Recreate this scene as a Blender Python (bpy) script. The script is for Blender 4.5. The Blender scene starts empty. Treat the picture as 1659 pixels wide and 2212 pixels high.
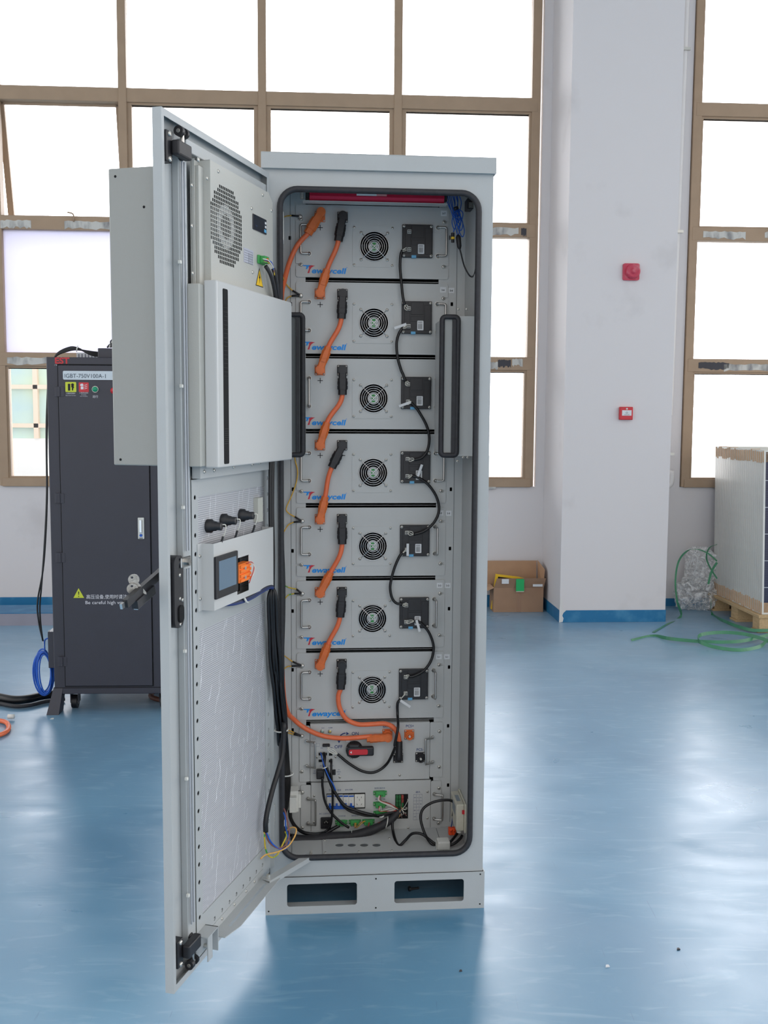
import bpy, bmesh, math
import numpy as np
from mathutils import Matrix, Vector
PI=math.pi
scene=bpy.context.scene
col=scene.collection
# ------------------------------------------------------------------ camera
F_PX=2200.0; PITCH=.0958; ROLL=.006; CAM_Z=1.4928      # focal length in pixels of the 1659x2212 frame
_cp,_sp=math.cos(PITCH),math.sin(PITCH); _cr,_sr=math.cos(ROLL),math.sin(ROLL)
RM=np.array([[_cr,-_sr,0],[_sr,_cr,0],[0,0,1]])@np.array([[1,0,0],[0,-_sp,-_cp],[0,_cp,-_sp]])
cam_data=bpy.data.cameras.new('camera'); cam=bpy.data.objects.new('camera',cam_data); col.objects.link(cam)
cam_data.sensor_fit='HORIZONTAL'; cam_data.sensor_width=36; cam_data.lens=36*F_PX/1659
cam_data.clip_start=.05; cam_data.clip_end=200
_m=Matrix.Identity(4)
for i in range(3):
    _m[i][0]=RM[0][i]; _m[i][1]=-RM[1][i]; _m[i][2]=-RM[2][i]
_m[2][3]=CAM_Z
cam.matrix_world=_m
scene.camera=cam
# ------------------------------------------------------------------ exposure, sky
scene.view_settings.view_transform='Standard'; scene.view_settings.look='None'
scene.view_settings.gamma=1; scene.view_settings.use_curve_mapping=False
scene.view_settings.exposure=-0.08
SKY_BRIGHT=7.5; SKY_DIM=1.42
world=bpy.data.worlds.new('overcast_sky'); scene.world=world; world.use_nodes=True
nt=world.node_tree; nt.nodes.clear()
wo=nt.nodes.new('ShaderNodeOutputWorld'); bg=nt.nodes.new('ShaderNodeBackground')
tc=nt.nodes.new('ShaderNodeTexCoord'); sx=nt.nodes.new('ShaderNodeSeparateXYZ')
mr=nt.nodes.new('ShaderNodeMapRange'); mr.interpolation_type='SMOOTHSTEP'
mr.inputs['From Min'].default_value=-.1; mr.inputs['From Max'].default_value=.55
mr.inputs['To Min'].default_value=SKY_DIM; mr.inputs['To Max'].default_value=SKY_BRIGHT
nt.links.new(tc.outputs['Generated'],sx.inputs[0]); nt.links.new(sx.outputs['Y'],mr.inputs['Value'])
nt.links.new(mr.outputs[0],bg.inputs['Strength']); bg.inputs['Color'].default_value=(1,.985,.98,1)
nt.links.new(bg.outputs[0],wo.inputs[0])
# ------------------------------------------------------------------ frames of reference
def fr(o,yaw):
    c,s=math.cos(yaw),math.sin(yaw); M=np.eye(4); M[:2,:2]=[[c,-s],[s,c]]; M[:3,3]=o; return M
FR={}
FR['G']=np.eye(4)                                            # the hall floor
_c,_s=math.cos(.0828),math.sin(.0828)
FR['C']=fr((-_c*.3431,-_s*.3431+2.9482,0),.0828)             # battery cabinet: x right, y into it, z up
FR['D']=FR['C']@fr((.0151,-.03,0),-1.9195)                   # its open door: x from hinge, y = inner side
FR['W']=fr((0,7.7949,0),.061)                                # window wall
FR['B']=fr((-1.631,4.95,0),.05)                              # dark test cabinet
FR['P']=fr((2.62,6.95,0),math.radians(94))                # stack of solar panels: x = stacking direction
INV={k:np.linalg.inv(v) for k,v in FR.items()}
def at(f,ax,v,u,w):
    """point of plane ax=v of frame f seen at image position (u,w)"""
    M=INV[f]; d=RM.T@np.array([(u-829.5)/F_PX,(w-1106)/F_PX,1.])
    o=M[:3,:3]@np.array([0,0,CAM_Z])+M[:3,3]; d=M[:3,:3]@d; k='xyz'.index(ax)
    return o+(v-o[k])/d[k]*d
def C(u,w,y): return at('C','y',y,u,w)
def D(u,w,y): return at('D','y',y,u,w)
# ------------------------------------------------------------------ materials
def lin(c):
    return tuple(((x/255)/12.92 if x<=10.3 else ((x/255+.055)/1.055)**2.4) for x in c)+(1,)
MATS={}
def mat(name,rgb,rough=.5,metal=0,spec=.5,noise=0,nscale=20,bump=0,bscale=200,coat=0,rgb2=None,thresh=None,detail=4,emit=0,stretch=None,rough2=None):
    if name in MATS: return MATS[name]
    m=bpy.data.materials.new(name); m.use_nodes=True; n=m.node_tree; b=n.nodes['Principled BSDF']
    b.inputs['Base Color'].default_value=lin(rgb); b.inputs['Roughness'].default_value=rough
    b.inputs['Metallic'].default_value=metal; b.inputs['Specular IOR Level'].default_value=spec
    b.inputs['Coat Weight'].default_value=coat; b.inputs['Coat Roughness'].default_value=.1
    t=n.nodes.new('ShaderNodeTexCoord'); mp=n.nodes.new('ShaderNodeMapping')
    n.links.new(t.outputs['Object'],mp.inputs[0])
    if stretch: mp.inputs['Scale'].default_value=stretch
    if noise or rgb2:
        nz=n.nodes.new('ShaderNodeTexNoise'); nz.inputs['Scale'].default_value=nscale; nz.inputs['Detail'].default_value=detail
        n.links.new(mp.outputs[0],nz.inputs['Vector'])
        r=n.nodes.new('ShaderNodeValToRGB')
        a=lin(rgb); c2=lin(rgb2) if rgb2 else tuple(min(1,x*(1+noise)) for x in a[:3])+(1,)
        lo,hi=thresh if thresh else (.3,.7)
        r.color_ramp.elements[0].position=lo; r.color_ramp.elements[1].position=hi
        r.color_ramp.elements[0].color=a if rgb2 else tuple(x*(1-noise) for x in a[:3])+(1,)
        r.color_ramp.elements[1].color=c2
        n.links.new(nz.outputs['Fac'],r.inputs[0]); n.links.new(r.outputs[0],b.inputs['Base Color'])
        if rough2 is not None:
            q=n.nodes.new('ShaderNodeMapRange'); q.inputs['To Min'].default_value=rough; q.inputs['To Max'].default_value=rough2
            q.inputs['From Min'].default_value=lo; q.inputs['From Max'].default_value=hi
            n.links.new(nz.outputs['Fac'],q.inputs['Value']); n.links.new(q.outputs[0],b.inputs['Roughness'])
    if bump:
        nb=n.nodes.new('ShaderNodeTexNoise'); nb.inputs['Scale'].default_value=bscale; nb.inputs['Detail'].default_value=3
        bp=n.nodes.new('ShaderNodeBump'); bp.inputs['Strength'].default_value=bump; bp.inputs['Distance'].default_value=.002
        n.links.new(mp.outputs[0],nb.inputs['Vector']); n.links.new(nb.outputs['Fac'],bp.inputs['Height'])
        n.links.new(bp.outputs[0],b.inputs['Normal'])
    if emit:
        b.inputs['Emission Color'].default_value=lin(rgb); b.inputs['Emission Strength'].default_value=emit
    MATS[name]=m; return m
grey=mat('cabinet_paint',(175,179,180),.42,bump=.12,bscale=420,noise=.02,nscale=6)
grey_panel=mat('rack_panel_paint',(191,193,192),.45,noise=.02,nscale=12,bump=.08,bscale=500)
white_paint=mat('white_cover_paint',(198,199,198),.35,bump=.05,bscale=500)
cable_black=mat('black_cable_jacket',(14,14,18),.35)
ac_paint_shaded=mat('air_conditioner_paint_shaded',(150,151,147),.5,bump=.15,bscale=300)  # shade on the outer box put into a darker copy of the paint
ac_paint=mat('air_conditioner_paint',(186,186,180),.45,bump=.2,bscale=300)
line_dark=mat('panel_gap',(95,98,100),.8)
black=mat('black_plastic',(32,32,36),.45,noise=.15,nscale=60)
black_soft=mat('black_rubber',(40,40,44),.6,noise=.2,nscale=80)
dark_hole=mat('dark_interior',(10,10,13),.9)
orange=mat('orange_plastic',(222,112,52),.45,noise=.06,nscale=60)
orange_cable=mat('orange_cable_jacket',(236,116,72),.4,noise=.05,nscale=40)
steel=mat('brushed_steel',(190,188,184),.28,1,noise=.1,nscale=120,stretch=(1,1,.1))
zinc=mat('zinc_screw',(205,203,196),.35,.75,noise=.2,nscale=400)
chrome=mat('chrome',(225,225,225),.12,1)
white_pl=mat('white_plastic',(222,222,216),.5,noise=.03,nscale=80)
cream=mat('cream_plastic',(205,202,186),.5,noise=.03,nscale=80)
blue_tab=mat('blue_plastic',(100,172,214),.5)
green_pl=mat('green_terminal',(66,160,84),.45,noise=.08,nscale=90)
dkgreen=mat('dark_green_terminal',(38,112,62),.5)
red_tube=mat('red_anodised_tube',(204,30,66),.38,.35,noise=.05,nscale=30)
red_pl=mat('red_plastic',(206,44,54),.4,noise=.05,nscale=30)
ink=mat('black_ink',(25,25,30),.7)
ink_blue=mat('navy_ink',(42,62,120),.7)
ink_white=mat('white_ink',(225,225,230),.7)
logo_blue=mat('logo_blue',(0,142,228),.5)
logo_red=mat('logo_red',(200,40,58),.5)
paper=mat('paper_label',(222,224,226),.7,noise=.02,nscale=60)
yellow=mat('yellow_plastic',(240,196,40),.5)
wire_y=mat('yellow_wire',(226,176,60),.5)
wire_yg=mat('yellow_green_wire',(222,190,50),.5,rgb2=(70,170,80),nscale=30,thresh=(.5,.55))
wire_b=mat('blue_wire',(32,92,190),.4,noise=.15,nscale=50)
wire_br=mat('brown_wire',(130,84,84),.5)
wire_w=mat('white_wire',(228,226,215),.5)
wire_r=mat('red_wire',(190,50,40),.5)
screen=mat('lcd_screen',(112,132,150),.12,spec=.7)
dark_glass=mat('dark_display',(42,44,52),.15)
orange_bright=mat('orange_terminal',(255,128,40),.4)
oran_red=mat('orange_lever',(244,84,36),.35)
# ------------------------------------------------------------------ mesh builder
class MB:
    def __init__(s): s.v=[]; s.f=[]; s.mi=[]; s.sm=[]; s.mats=[]
    def _m(s,m):
        if m not in s.mats: s.mats.append(m)
        return s.mats.index(m)
    def add(s,vs,fs,m,smooth=False):
        o=len(s.v); k=s._m(m); s.v+= [tuple(map(float,v)) for v in vs]
        for f in fs: s.f.append(tuple(i+o for i in f)); s.mi.append(k); s.sm.append(smooth)
        return s
    def bm(s,b,m,smooth=False,X=None):
        b.verts.index_update()
        vs=[v.co.copy() for v in b.verts]
        if X is not None: vs=[X@v for v in vs]
        s.add(vs,[[v.index for v in f.verts] for f in b.faces],m,smooth); b.free(); return s
    def box(s,x0,x1,y0,y1,z0,z1,m,bev=0,seg=1,X=None):
        b=bmesh.new(); bmesh.ops.create_cube(b,size=1)
        for v in b.verts: v.co=Vector(((x0+x1)/2+v.co.x*(x1-x0),(y0+y1)/2+v.co.y*(y1-y0),(z0+z1)/2+v.co.z*(z1-z0)))
        if bev: bmesh.ops.bevel(b,geom=list(b.edges),offset=min(bev,.45*min(abs(x1-x0),abs(y1-y0),abs(z1-z0))),segments=seg,affect='EDGES',profile=.5)
        return s.bm(b,m,False,X)
    def cyl(s,p0,p1,r0,m,r1=None,n=20,cap=True,smooth=True):
        r1=r0 if r1 is None else r1
        p0=np.array(p0,float);p1=np.array(p1,float);d=p1-p0;d=d/np.linalg.norm(d)
        a=np.cross(d,[0,0,1.]) if abs(d[2])<.9 else np.cross(d,[1.,0,0]); a/=np.linalg.norm(a);b=np.cross(d,a)
        vs=[];
        for p,r in ((p0,r0),(p1,r1)):
            for i in range(n): t=2*PI*i/n; vs.append(p+r*(math.cos(t)*a+math.sin(t)*b))
        s.add(vs,[(i,(i+1)%n,n+(i+1)%n,n+i) for i in range(n)],m,smooth)
        if cap: s.add(vs,[tuple(range(n))[::-1],tuple(range(n,2*n))],m,False)
        return s
    def lathe(s,o,d,prof,m,n=24):
        """prof = [(dist along d, radius)...]"""
        o=np.array(o,float);d=np.array(d,float);d/=np.linalg.norm(d)
        a=np.cross(d,[0,0,1.]) if abs(d[2])<.9 else np.cross(d,[1.,0,0]); a/=np.linalg.norm(a);b=np.cross(d,a)
        vs=[o+t*d+max(r,1e-5)*(math.cos(2*PI*i/n)*a+math.sin(2*PI*i/n)*b) for t,r in prof for i in range(n)]
        fs=[(k*n+i,k*n+(i+1)%n,(k+1)*n+(i+1)%n,(k+1)*n+i) for k in range(len(prof)-1) for i in range(n)]
        return s.add(vs,fs,m,True)
    def tube(s,pts,r,m,n=8,closed=False,cap=True,sq=1):
        P=[np.array(p,float) for p in pts]; N=len(P); vs=[]; up=None
        rr=r if hasattr(r,'__len__') else [r]*N
        for i,p in enumerate(P):
            if closed: t=P[(i+1)%N]-P[i-1]
            else: t=P[min(i+1,N-1)]-P[max(i-1,0)]
            t=t/(np.linalg.norm(t)+1e-12)
            if up is None: up=np.cross(t,[0.3,.9,.1]); 
            up=up-t*np.dot(up,t); up/=np.linalg.norm(up)+1e-12; b=np.cross(t,up)
            for k in range(n): a=2*PI*k/n; vs.append(p+rr[i]*(math.cos(a)*up+sq*math.sin(a)*b))
        M=N if closed else N-1
        fs=[(i*n+k,i*n+(k+1)%n,((i+1)%N)*n+(k+1)%n,((i+1)%N)*n+k) for i in range(M) for k in range(n)]
        if cap and not closed: fs+=[tuple(range(n))[::-1],tuple(range((N-1)*n,N*n))]
        return s.add(vs,fs,m,True)
    def ribbon(s,pts,w,m,side=(0,0,1),th=.0012):
        P=[np.array(p,float) for p in pts]; vs=[]
        for i,p in enumerate(P):
            t=P[min(i+1,len(P)-1)]-P[max(i-1,0)]; t/=np.linalg.norm(t)+1e-12
            sd=np.array(side[i] if hasattr(side[0],'__len__') else side,float); sd=sd-t*np.dot(sd,t); sd/=np.linalg.norm(sd)+1e-12; nn=np.cross(t,sd)
            for a,b in ((-1,-1),(1,-1),(1,1),(-1,1)): vs.append(p+sd*a*w/2+nn*b*th/2)
        fs=[(i*4+k,i*4+(k+1)%4,i*4+4+(k+1)%4,i*4+4+k) for i in range(len(P)-1) for k in range(4)]
        return s.add(vs,fs+[(0,1,2,3),tuple(len(vs)-4+k for k in (3,2,1,0))],m,False)
    def plate(s,outer,holes,ax,a0,a1,m):
        """flat plate: 2-d outline (and holes) extruded along axis ax from a0 to a1"""
        b=bmesh.new(); loops=[outer]+list(holes); edges=[]
        k='xyz'.index(ax)
        def P3(p,a):
            q=[0,0,0]; o=[i for i in range(3) if i!=k]; q[o[0]],q[o[1]]=p[0],p[1]; q[k]=a; return q
        for L in loops:
            vv=[b.verts.new(P3(p,a0)) for p in L]
            for i in range(len(vv)): edges.append(b.edges.new((vv[i],vv[(i+1)%len(vv)])))
        nrm=[0,0,0]; nrm[k]=1
        if holes: bmesh.ops.triangle_fill(b,use_beauty=True,edges=edges,normal=nrm)
        else: b.faces.new(list(b.verts))
        b.verts.index_update(); n=len(b.verts)
        v0=[v.co.copy() for v in b.verts]; fa=[[v.index for v in f.verts] for f in b.faces]; b.free()
        v1=[v.copy() for v in v0]
        for v in v1: v[k]=a1
        fs=fa+[[i+n for i in f[::-1]] for f in fa]; o=0
        for L in loops:
            c=len(L); fs+=[(o+i,o+(i+1)%c,o+(i+1)%c+n,o+i+n) for i in range(c)]; o+=c
        return s.add(v0+v1,fs,m,False)
    def text(s,txt,o,ex,ez,h,m,align='CENTER',shear=0,bold=0,th=.0004,sx=1.0):
        """lettering of cap height h on the plane through o spanned by ex (reading direction) and ez (up)"""
        cu=bpy.data.curves.new('lettering','FONT'); cu.body=txt; cu.size=h/.70; cu.align_x=align; cu.offset=bold*h; cu.resolution_u=3
        ob=bpy.data.objects.new('lettering',cu); me=ob.to_mesh()
        ex=np.array(ex,float);ez=np.array(ez,float);o=np.array(o,float);nn=np.cross(ex,ez)
        vs=[o+ex*(v.co.x*sx+v.co.y*shear)+ez*v.co.y+nn*th for v in me.vertices]
        fs=[tuple(p.vertices) for p in me.polygons]
        ob.to_mesh_clear(); s.add(vs,fs,m); bpy.data.objects.remove(ob); bpy.data.curves.remove(cu); return s
    def mesh(s,name,o=(0,0,0)):
        me=bpy.data.meshes.new(name)
        me.from_pydata([(v[0]-o[0],v[1]-o[1],v[2]-o[2]) for v in s.v],[],s.f)
        for m in s.mats: me.materials.append(m)
        me.polygons.foreach_set('material_index',s.mi); me.polygons.foreach_set('use_smooth',s.sm)
        b=bmesh.new(); b.from_mesh(me); bmesh.ops.recalc_face_normals(b,faces=b.faces); b.to_mesh(me); b.free()
        me.update(); return me
def spl(pts,n=6,closed=False):
    P=[np.array(p,float) for p in pts]; N=len(P); out=[]
    if N<3 and not closed: return P
    for i in range(N if closed else N-1):
        if closed: a,b,c,d=P[i-1],P[i],P[(i+1)%N],P[(i+2)%N]
        else: b,c=P[i],P[i+1]; a=P[i-1] if i else 2*b-c; d=P[i+2] if i+2<N else 2*c-b
        for k in range(n):
            t=k/n; out.append(.5*((2*b)+(c-a)*t+(2*a-5*b+4*c-d)*t*t+(3*b-a-3*c+d)*t**3))
    if not closed: out.append(P[-1])
    return out
def rrect(x0,x1,z0,z1,r,n=5):
    p=[]
    for cx,cz,a in ((x1-r,z1-r,0),(x0+r,z1-r,90),(x0+r,z0+r,180),(x1-r,z0+r,270)):
        for i in range(n+1): t=math.radians(a+90*i/n); p.append((cx+r*math.cos(t),cz+r*math.sin(t)))
    return p
def circ(cx,cz,r,n=16): return [(cx+r*math.cos(2*PI*i/n),cz+r*math.sin(2*PI*i/n)) for i in range(n)]
# ------------------------------------------------------------------ objects
ORG={}
def mtx(a): return Matrix([list(map(float,r)) for r in a])
def tag(o,label,cat=None,group=None,kind=None):
    if label: o['label']=label
    if cat: o['category']=cat
    if group: o['group']=group
    if kind: o['kind']=kind
    return o
def thing(name,label,cat,f,o,group=None,kind=None):
    """an empty at the thing's base in frame f; its parts are its children"""
    e=bpy.data.objects.new(name,None); e.empty_display_size=.05; col.objects.link(e)
    e.matrix_world=mtx(FR[f])@Matrix.Translation(Vector([float(q) for q in o])); ORG[e.name]=tuple(o)
    return tag(e,label,cat,group,kind)
def solo(name,mb,label,cat,f,o=None,group=None,kind=None):
    """a thing that is one mesh"""
    if o is None:
        a=np.array(mb.v); o=((a[:,0].min()+a[:,0].max())/2,(a[:,1].min()+a[:,1].max())/2,a[:,2].min())
    e=bpy.data.objects.new(name,mb.mesh(name,o)); col.objects.link(e)
    e.matrix_world=mtx(FR[f])@Matrix.Translation(Vector([float(q) for q in o])); ORG[e.name]=tuple(o)
    return tag(e,label,cat,group,kind)
def part(name,mb,parent,label=None):
    o=ORG[parent.name]; e=bpy.data.objects.new(name,mb.mesh(name,o)); col.objects.link(e)
    e.parent=parent; ORG[e.name]=o
    if label: e['label']=label
    return e
def inst(name,me,parent,pos,rot=None,label=None):
    o=ORG[parent.name]; e=bpy.data.objects.new(name,me); col.objects.link(e); e.parent=parent
    e.location=(pos[0]-o[0],pos[1]-o[1],pos[2]-o[2])
    if rot: e.rotation_euler=rot
    if label: e['label']=label
    return e
def struct(name,mb,f='G'): return solo(name,mb,None,None,f,kind='structure')
# shared screw heads: a pan head with a cross recess, axis along -y
def screw_mesh(name,r,h=.003,m=None):
    m=m or zinc; b=MB(); b.lathe((0,0,0),(0,-1,0),[(0,r),(h*.6,r*.95),(h,r*.6),(h,0)],m,14)
    for a in (.6,.6+PI/2):
        X=Matrix.Rotation(a,4,'Y'); b.box(-r*.55,r*.55,-h-.0002,-h+.0008,-r*.1,r*.1,ink,X=X)
    return b.mesh(name)
SCR=screw_mesh('screw',.0048); SCR_S=screw_mesh('screw',.0043,.0022); SCR_L=screw_mesh('screw',.0062,.004)
EXC,EZC=(1,0,0),(0,0,1)
EXD=(-1,0,0)
# ================================================================== the hall
floor_m=bpy.data.materials.new('blue_epoxy_floor'); floor_m.use_nodes=True
def build_floor_mat():
    n=floor_m.node_tree; L=n.links; b=n.nodes['Principled BSDF']
    t=n.nodes.new('ShaderNodeTexCoord')
    def noise(sc,det=5,dist=0,st=None):
        z=n.nodes.new('ShaderNodeTexNoise'); z.inputs['Scale'].default_value=sc; z.inputs['Detail'].default_value=det; z.inputs['Distortion'].default_value=dist
        mp=n.nodes.new('ShaderNodeMapping'); L.new(t.outputs['Object'],mp.inputs[0])
        if st: mp.inputs['Scale'].default_value=st[:3]; mp.inputs['Rotation'].default_value=(0,0,st[3])
        L.new(mp.outputs[0],z.inputs['Vector']); return z.outputs['Fac']
    def ramp(src,p0,c0,p1,c1):
        r=n.nodes.new('ShaderNodeValToRGB'); e=r.color_ramp.elements; e[0].position=p0; e[0].color=c0; e[1].position=p1; e[1].color=c1; L.new(src,r.inputs[0]); return r.outputs[0]
    def mix(f,a,bb):
        x=n.nodes.new('ShaderNodeMix'); x.data_type='RGBA'; L.new(f,x.inputs['Factor']); L.new(a,x.inputs['A'])
        if isinstance(bb,tuple): x.inputs['B'].default_value=bb
        else: L.new(bb,x.inputs['B'])
        return x.outputs['Result']
    base=ramp(noise(.8,6,1.2),.35,lin((62,124,160)),.68,lin((88,146,178)))
    scuff=ramp(noise(3.2,8,2.5,(1,4,1,.5)),.54,(0,0,0,1),.80,(.4,.4,.4,1))
    c1=mix(scuff,base,lin((150,186,204)))
    scr=ramp(noise(12,3,.9,(1,16,1,1.1)),.73,(0,0,0,1),.78,(.22,.22,.22,1))
    c2=mix(scr,c1,lin((170,196,205)))
    scr2=ramp(noise(7,2,.4,(26,1,1,.35)),.74,(0,0,0,1),.78,(.5,.5,.5,1))
    c3=mix(scr2,c2,lin((36,96,140)))
    L.new(c3,b.inputs['Base Color'])
    q=n.nodes.new('ShaderNodeMapRange'); q.inputs['To Min'].default_value=.27; q.inputs['To Max'].default_value=.42
    q.inputs['From Min'].default_value=.3; q.inputs['From Max'].default_value=.75
    L.new(noise(1.6,7,1.5,(1,2,1,.4)),q.inputs['Value']); L.new(q.outputs[0],b.inputs['Roughness'])
    bp=n.nodes.new('ShaderNodeBump'); bp.inputs['Strength'].default_value=.05; bp.inputs['Distance'].default_value=.01
    L.new(noise(14,3),bp.inputs['Height']); L.new(bp.outputs[0],b.inputs['Normal'])
    b.inputs['Specular IOR Level'].default_value=.5; b.inputs['IOR'].default_value=2.1; b.inputs['Sheen Weight'].default_value=.33; b.inputs['Sheen Roughness'].default_value=.35; b.inputs['Sheen Tint'].default_value=(.88,.93,1,1)
build_floor_mat()
wall_m=mat('white_plaster',(222,219,216),.75,noise=.03,nscale=3,bump=.15,bscale=60)
wall_dirty=mat('scuffed_white_plaster',(222,217,217),.7,rgb2=(200,194,193),nscale=2.2,thresh=(.62,.85),bump=.12,bscale=50,detail=8)
blue_skirt=mat('blue_skirting_paint',(24,112,160),.45,rgb2=(70,140,180),nscale=9,thresh=(.5,.8))
bronze=mat('bronze_aluminium',(168,143,118),.5,.1,noise=.05,nscale=8)
def glass_mat(name,tint,gl=.06,trans=None):
    m=bpy.data.materials.new(name); m.use_nodes=True; n=m.node_tree; n.nodes.clear()
    o=n.nodes.new('ShaderNodeOutputMaterial'); tr=n.nodes.new('ShaderNodeBsdfTransparent'); tr.inputs[0].default_value=tint
    g=n.nodes.new('ShaderNodeBsdfGlossy'); g.inputs['Roughness'].default_value=.02
    x=n.nodes.new('ShaderNodeMixShader'); fz=n.nodes.new('ShaderNodeFresnel'); fz.inputs[0].default_value=1.45
    n.links.new(fz.outputs[0],x.inputs[0]); n.links.new(tr.outputs[0],x.inputs[1]); n.links.new(g.outputs[0],x.inputs[2])
    if trans:
        d=n.nodes.new('ShaderNodeBsdfTranslucent'); d.inputs[0].default_value=trans
        y=n.nodes.new('ShaderNodeMixShader'); y.inputs[0].default_value=.75
        n.links.new(x.outputs[0],y.inputs[1]); n.links.new(d.outputs[0],y.inputs[2]); n.links.new(y.outputs[0],o.inputs[0])
    else: n.links.new(x.outputs[0],o.inputs[0])
    return m
glass=glass_mat('window_glass',(.97,.98,1,1))
frosted=glass_mat('film_covered_glass',(.26,.26,.30,1),trans=(.70,.70,.80,1))
fl=MB(); fl.box(-9,9,-6,10.5,-.05,0,floor_m); struct('floor',fl)
cl=MB(); cl.box(-9,9,-1,10.5,5.6,5.7,wall_m); struct('ceiling',cl)
wl=MB()
WX=[-6.9,-2.90,1.172,2.29,6.3]   # edges of the window openings along the wall
wl.box(-9.5,9.5,0,.28,0,.94,wall_dirty)
wl.box(-9.5,9.5,0,.28,5.2,5.6,wall_m)
wl.box(1.172,2.31,0,.28,.94,5.2,wall_dirty); wl.box(6.32,9.5,0,.28,.94,5.2,wall_m); wl.box(-9.5,-2.90,0,.28,.94,5.2,wall_m)
struct('wall_back',wl,'W')
pl=MB(); pl.plate([(1.240,-.6075),(2.018,-.6075),(2.018,-.001),(1.240,-.001)],[],'z',0,5.6,wall_dirty)
struct('wall_pillar',pl,'W')
bb=MB()
bb.box(1.236,2.022,-.612,-.6076,0,.088,blue_skirt,.001); bb.box(1.235,1.2398,-.612,-.001,0,.088,blue_skirt,.001)
struct('baseboard_pillar',bb,'W')
bb=MB(); bb.box(-6,1.234,-.006,-.0005,0,.095,blue_skirt); bb.box(2.0185,6,-.006,-.0005,0,.06,blue_skirt); struct('baseboard_back',bb,'W')
# flaking filler at the pillar's left corner
fk=MB(); fk.plate([(1.236,0.0),(1.262,0.004),(1.268,.03),(1.258,.05),(1.266,.07),(1.285,.088),(1.262,.10),(1.256,.17),(1.242,.18),(1.237,.1)],[],'y',-.6145,-.6122,wall_m)
solo('plaster_patch',fk,'flaking white plaster patch over the blue skirting at the pillar corner','plaster','W')
# ---- windows: bars between panes, one pane per light
ROWS=[.953,1.88,2.872,3.79,5.2]
def window(name,xs,clear):
    w=thing(name,None,None,'W',(xs[0],0,ROWS[0]),kind='structure')
    b=MB()
    x0,x1=xs[0],xs[-1]
    for i,x in enumerate(xs):
        hw=.03
        if i==0: b.box(x0-.02,x0+.045,-.02,.07,ROWS[0]-.01,ROWS[-1],bronze,.003)
        elif i==len(xs)-1: b.box(x1-.045,x1+.02,-.02,.07,ROWS[0]-.01,ROWS[-1],bronze,.003)
        else: b.box(x-hw,x+hw,-.03,.07,ROWS[0]-.01,ROWS[-1],bronze,.004)
    for k,z in enumerate(ROWS):
        if k==0: b.box(x0,x1,-.025,.07,z-.015,z+.05,bronze,.003)
        elif k==4: b.box(x0,x1,-.02,.07,z-.06,z,bronze,.003)
        else: b.box(x0,x1,-.022,.07,z-.048,z+.052,bronze,.003)
    part('window_frame',b,w)
    for i in range(len(xs)-1):
        a,c=xs[i]+.02,xs[i+1]-.02
        for k in range(4):
            z0,z1=ROWS[k]+.02,ROWS[k+1]-.02
            if k in (0,2) and not (k==2 and i==0 and clear):          # opening sashes
                s=MB(); t=.042
                s.plate([(a,z0),(c,z0),(c,z1),(a,z1)],[[(a+t,z0+t),(c-t,z0+t),(c-t,z1-t),(a+t,z1-t)]],'y',-.008,.055,bronze)
                s.box(a+t,c-t,.018,.022,z1-t-.006,z1-t,dark_hole)
                so=part('window_sash',s,w)
            g=MB(); fm=frosted if (k==1 and clear and i==0) else glass
            if k==2 and i==0 and clear:
                # top-hung sash standing open outwards
                X=Matrix.Translation((0,.05,z1))@Matrix.Rotation(math.radians(13),4,'X')@Matrix.Translation((0,-.05,-z1))
                s=MB()
                for q in ((a,a+.045,z0,z1),(c-.045,c,z0,z1),(a,c,z0,z0+.045),(a,c,z1-.045,z1)): s.box(q[0],q[1],.05,.085,q[2],q[3],bronze,.002,X=X)
                part('open_sash',s,w); g.box(a+.04,c-.04,.066,.070,z0+.04,z1-.04,glass,X=X)
            else: g.box(a+.01,c-.01,.022,.027,z0+.01,z1-.01,fm)
            part('pane',g,w)
    return w
w1=window('window_1',[-2.86,-1.925,-.915,.085,1.13],True)
w2=window('window_2',[2.335,3.33,4.33,5.3,6.28],False)
# peeled paper strips on the transoms
pw=mat('peeled_paper',(206,204,198),.8,rgb2=(120,118,120),nscale=14,thresh=(.45,.7),stretch=(1,1,.4))
import random
rng=random.Random(4)
def strip(w,x0,x1,z,h=.05,m=pw):
    n=14; top=[];bot=[]
    for i in range(n+1):
        x=x0+(x1-x0)*i/n; top.append((x,z+h/2+rng.uniform(-.006,.004))); bot.append((x,z-h/2+rng.uniform(-.012,.008)))
    b=MB(); b.plate(bot+top[::-1],[],'y',-.0245,-.0225,m); part('paper_residue',b,w)
dk=mat('dark_tape',(62,60,66),.6)
for x0,x1,z,m in ((-2.82,-2.6,2.862,pw),(-2.36,-1.96,2.862,pw),(-2.8,-2.3,1.872,pw),(-2.25,-1.96,1.875,pw),(.6,1.0,2.868,pw),(1.02,1.06,2.866,dk),(.7,.86,1.868,pw),(.86,.96,1.885,dk),(.97,1.05,1.893,pw),(.6,.86,.945,pw)): strip(w1,x0,x1,z,.05,m)
for x0,x1,z,m in ((2.42,2.75,2.868,pw),(2.9,3.2,2.87,pw),(2.42,2.66,1.88,dk),(2.62,3.2,1.868,pw)): strip(w2,x0,x1,z,.05,m)
cm=MB()
for xx,zz in ((-2.29,2.932),(-1.2,2.93)): cm.tube(spl([(xx,-.03,zz-.05),(xx,-.05,zz),(xx-.04,-.055,zz+.012)],4),.006,bronze,6)
part('window_catch',cm,w1)
cm=MB(); cm.tube(spl([(2.94,-.03,2.9),(2.94,-.05,2.95),(2.97,-.055,2.985)],4),.006,bronze,6); part('window_catch',cm,w2)
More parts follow.
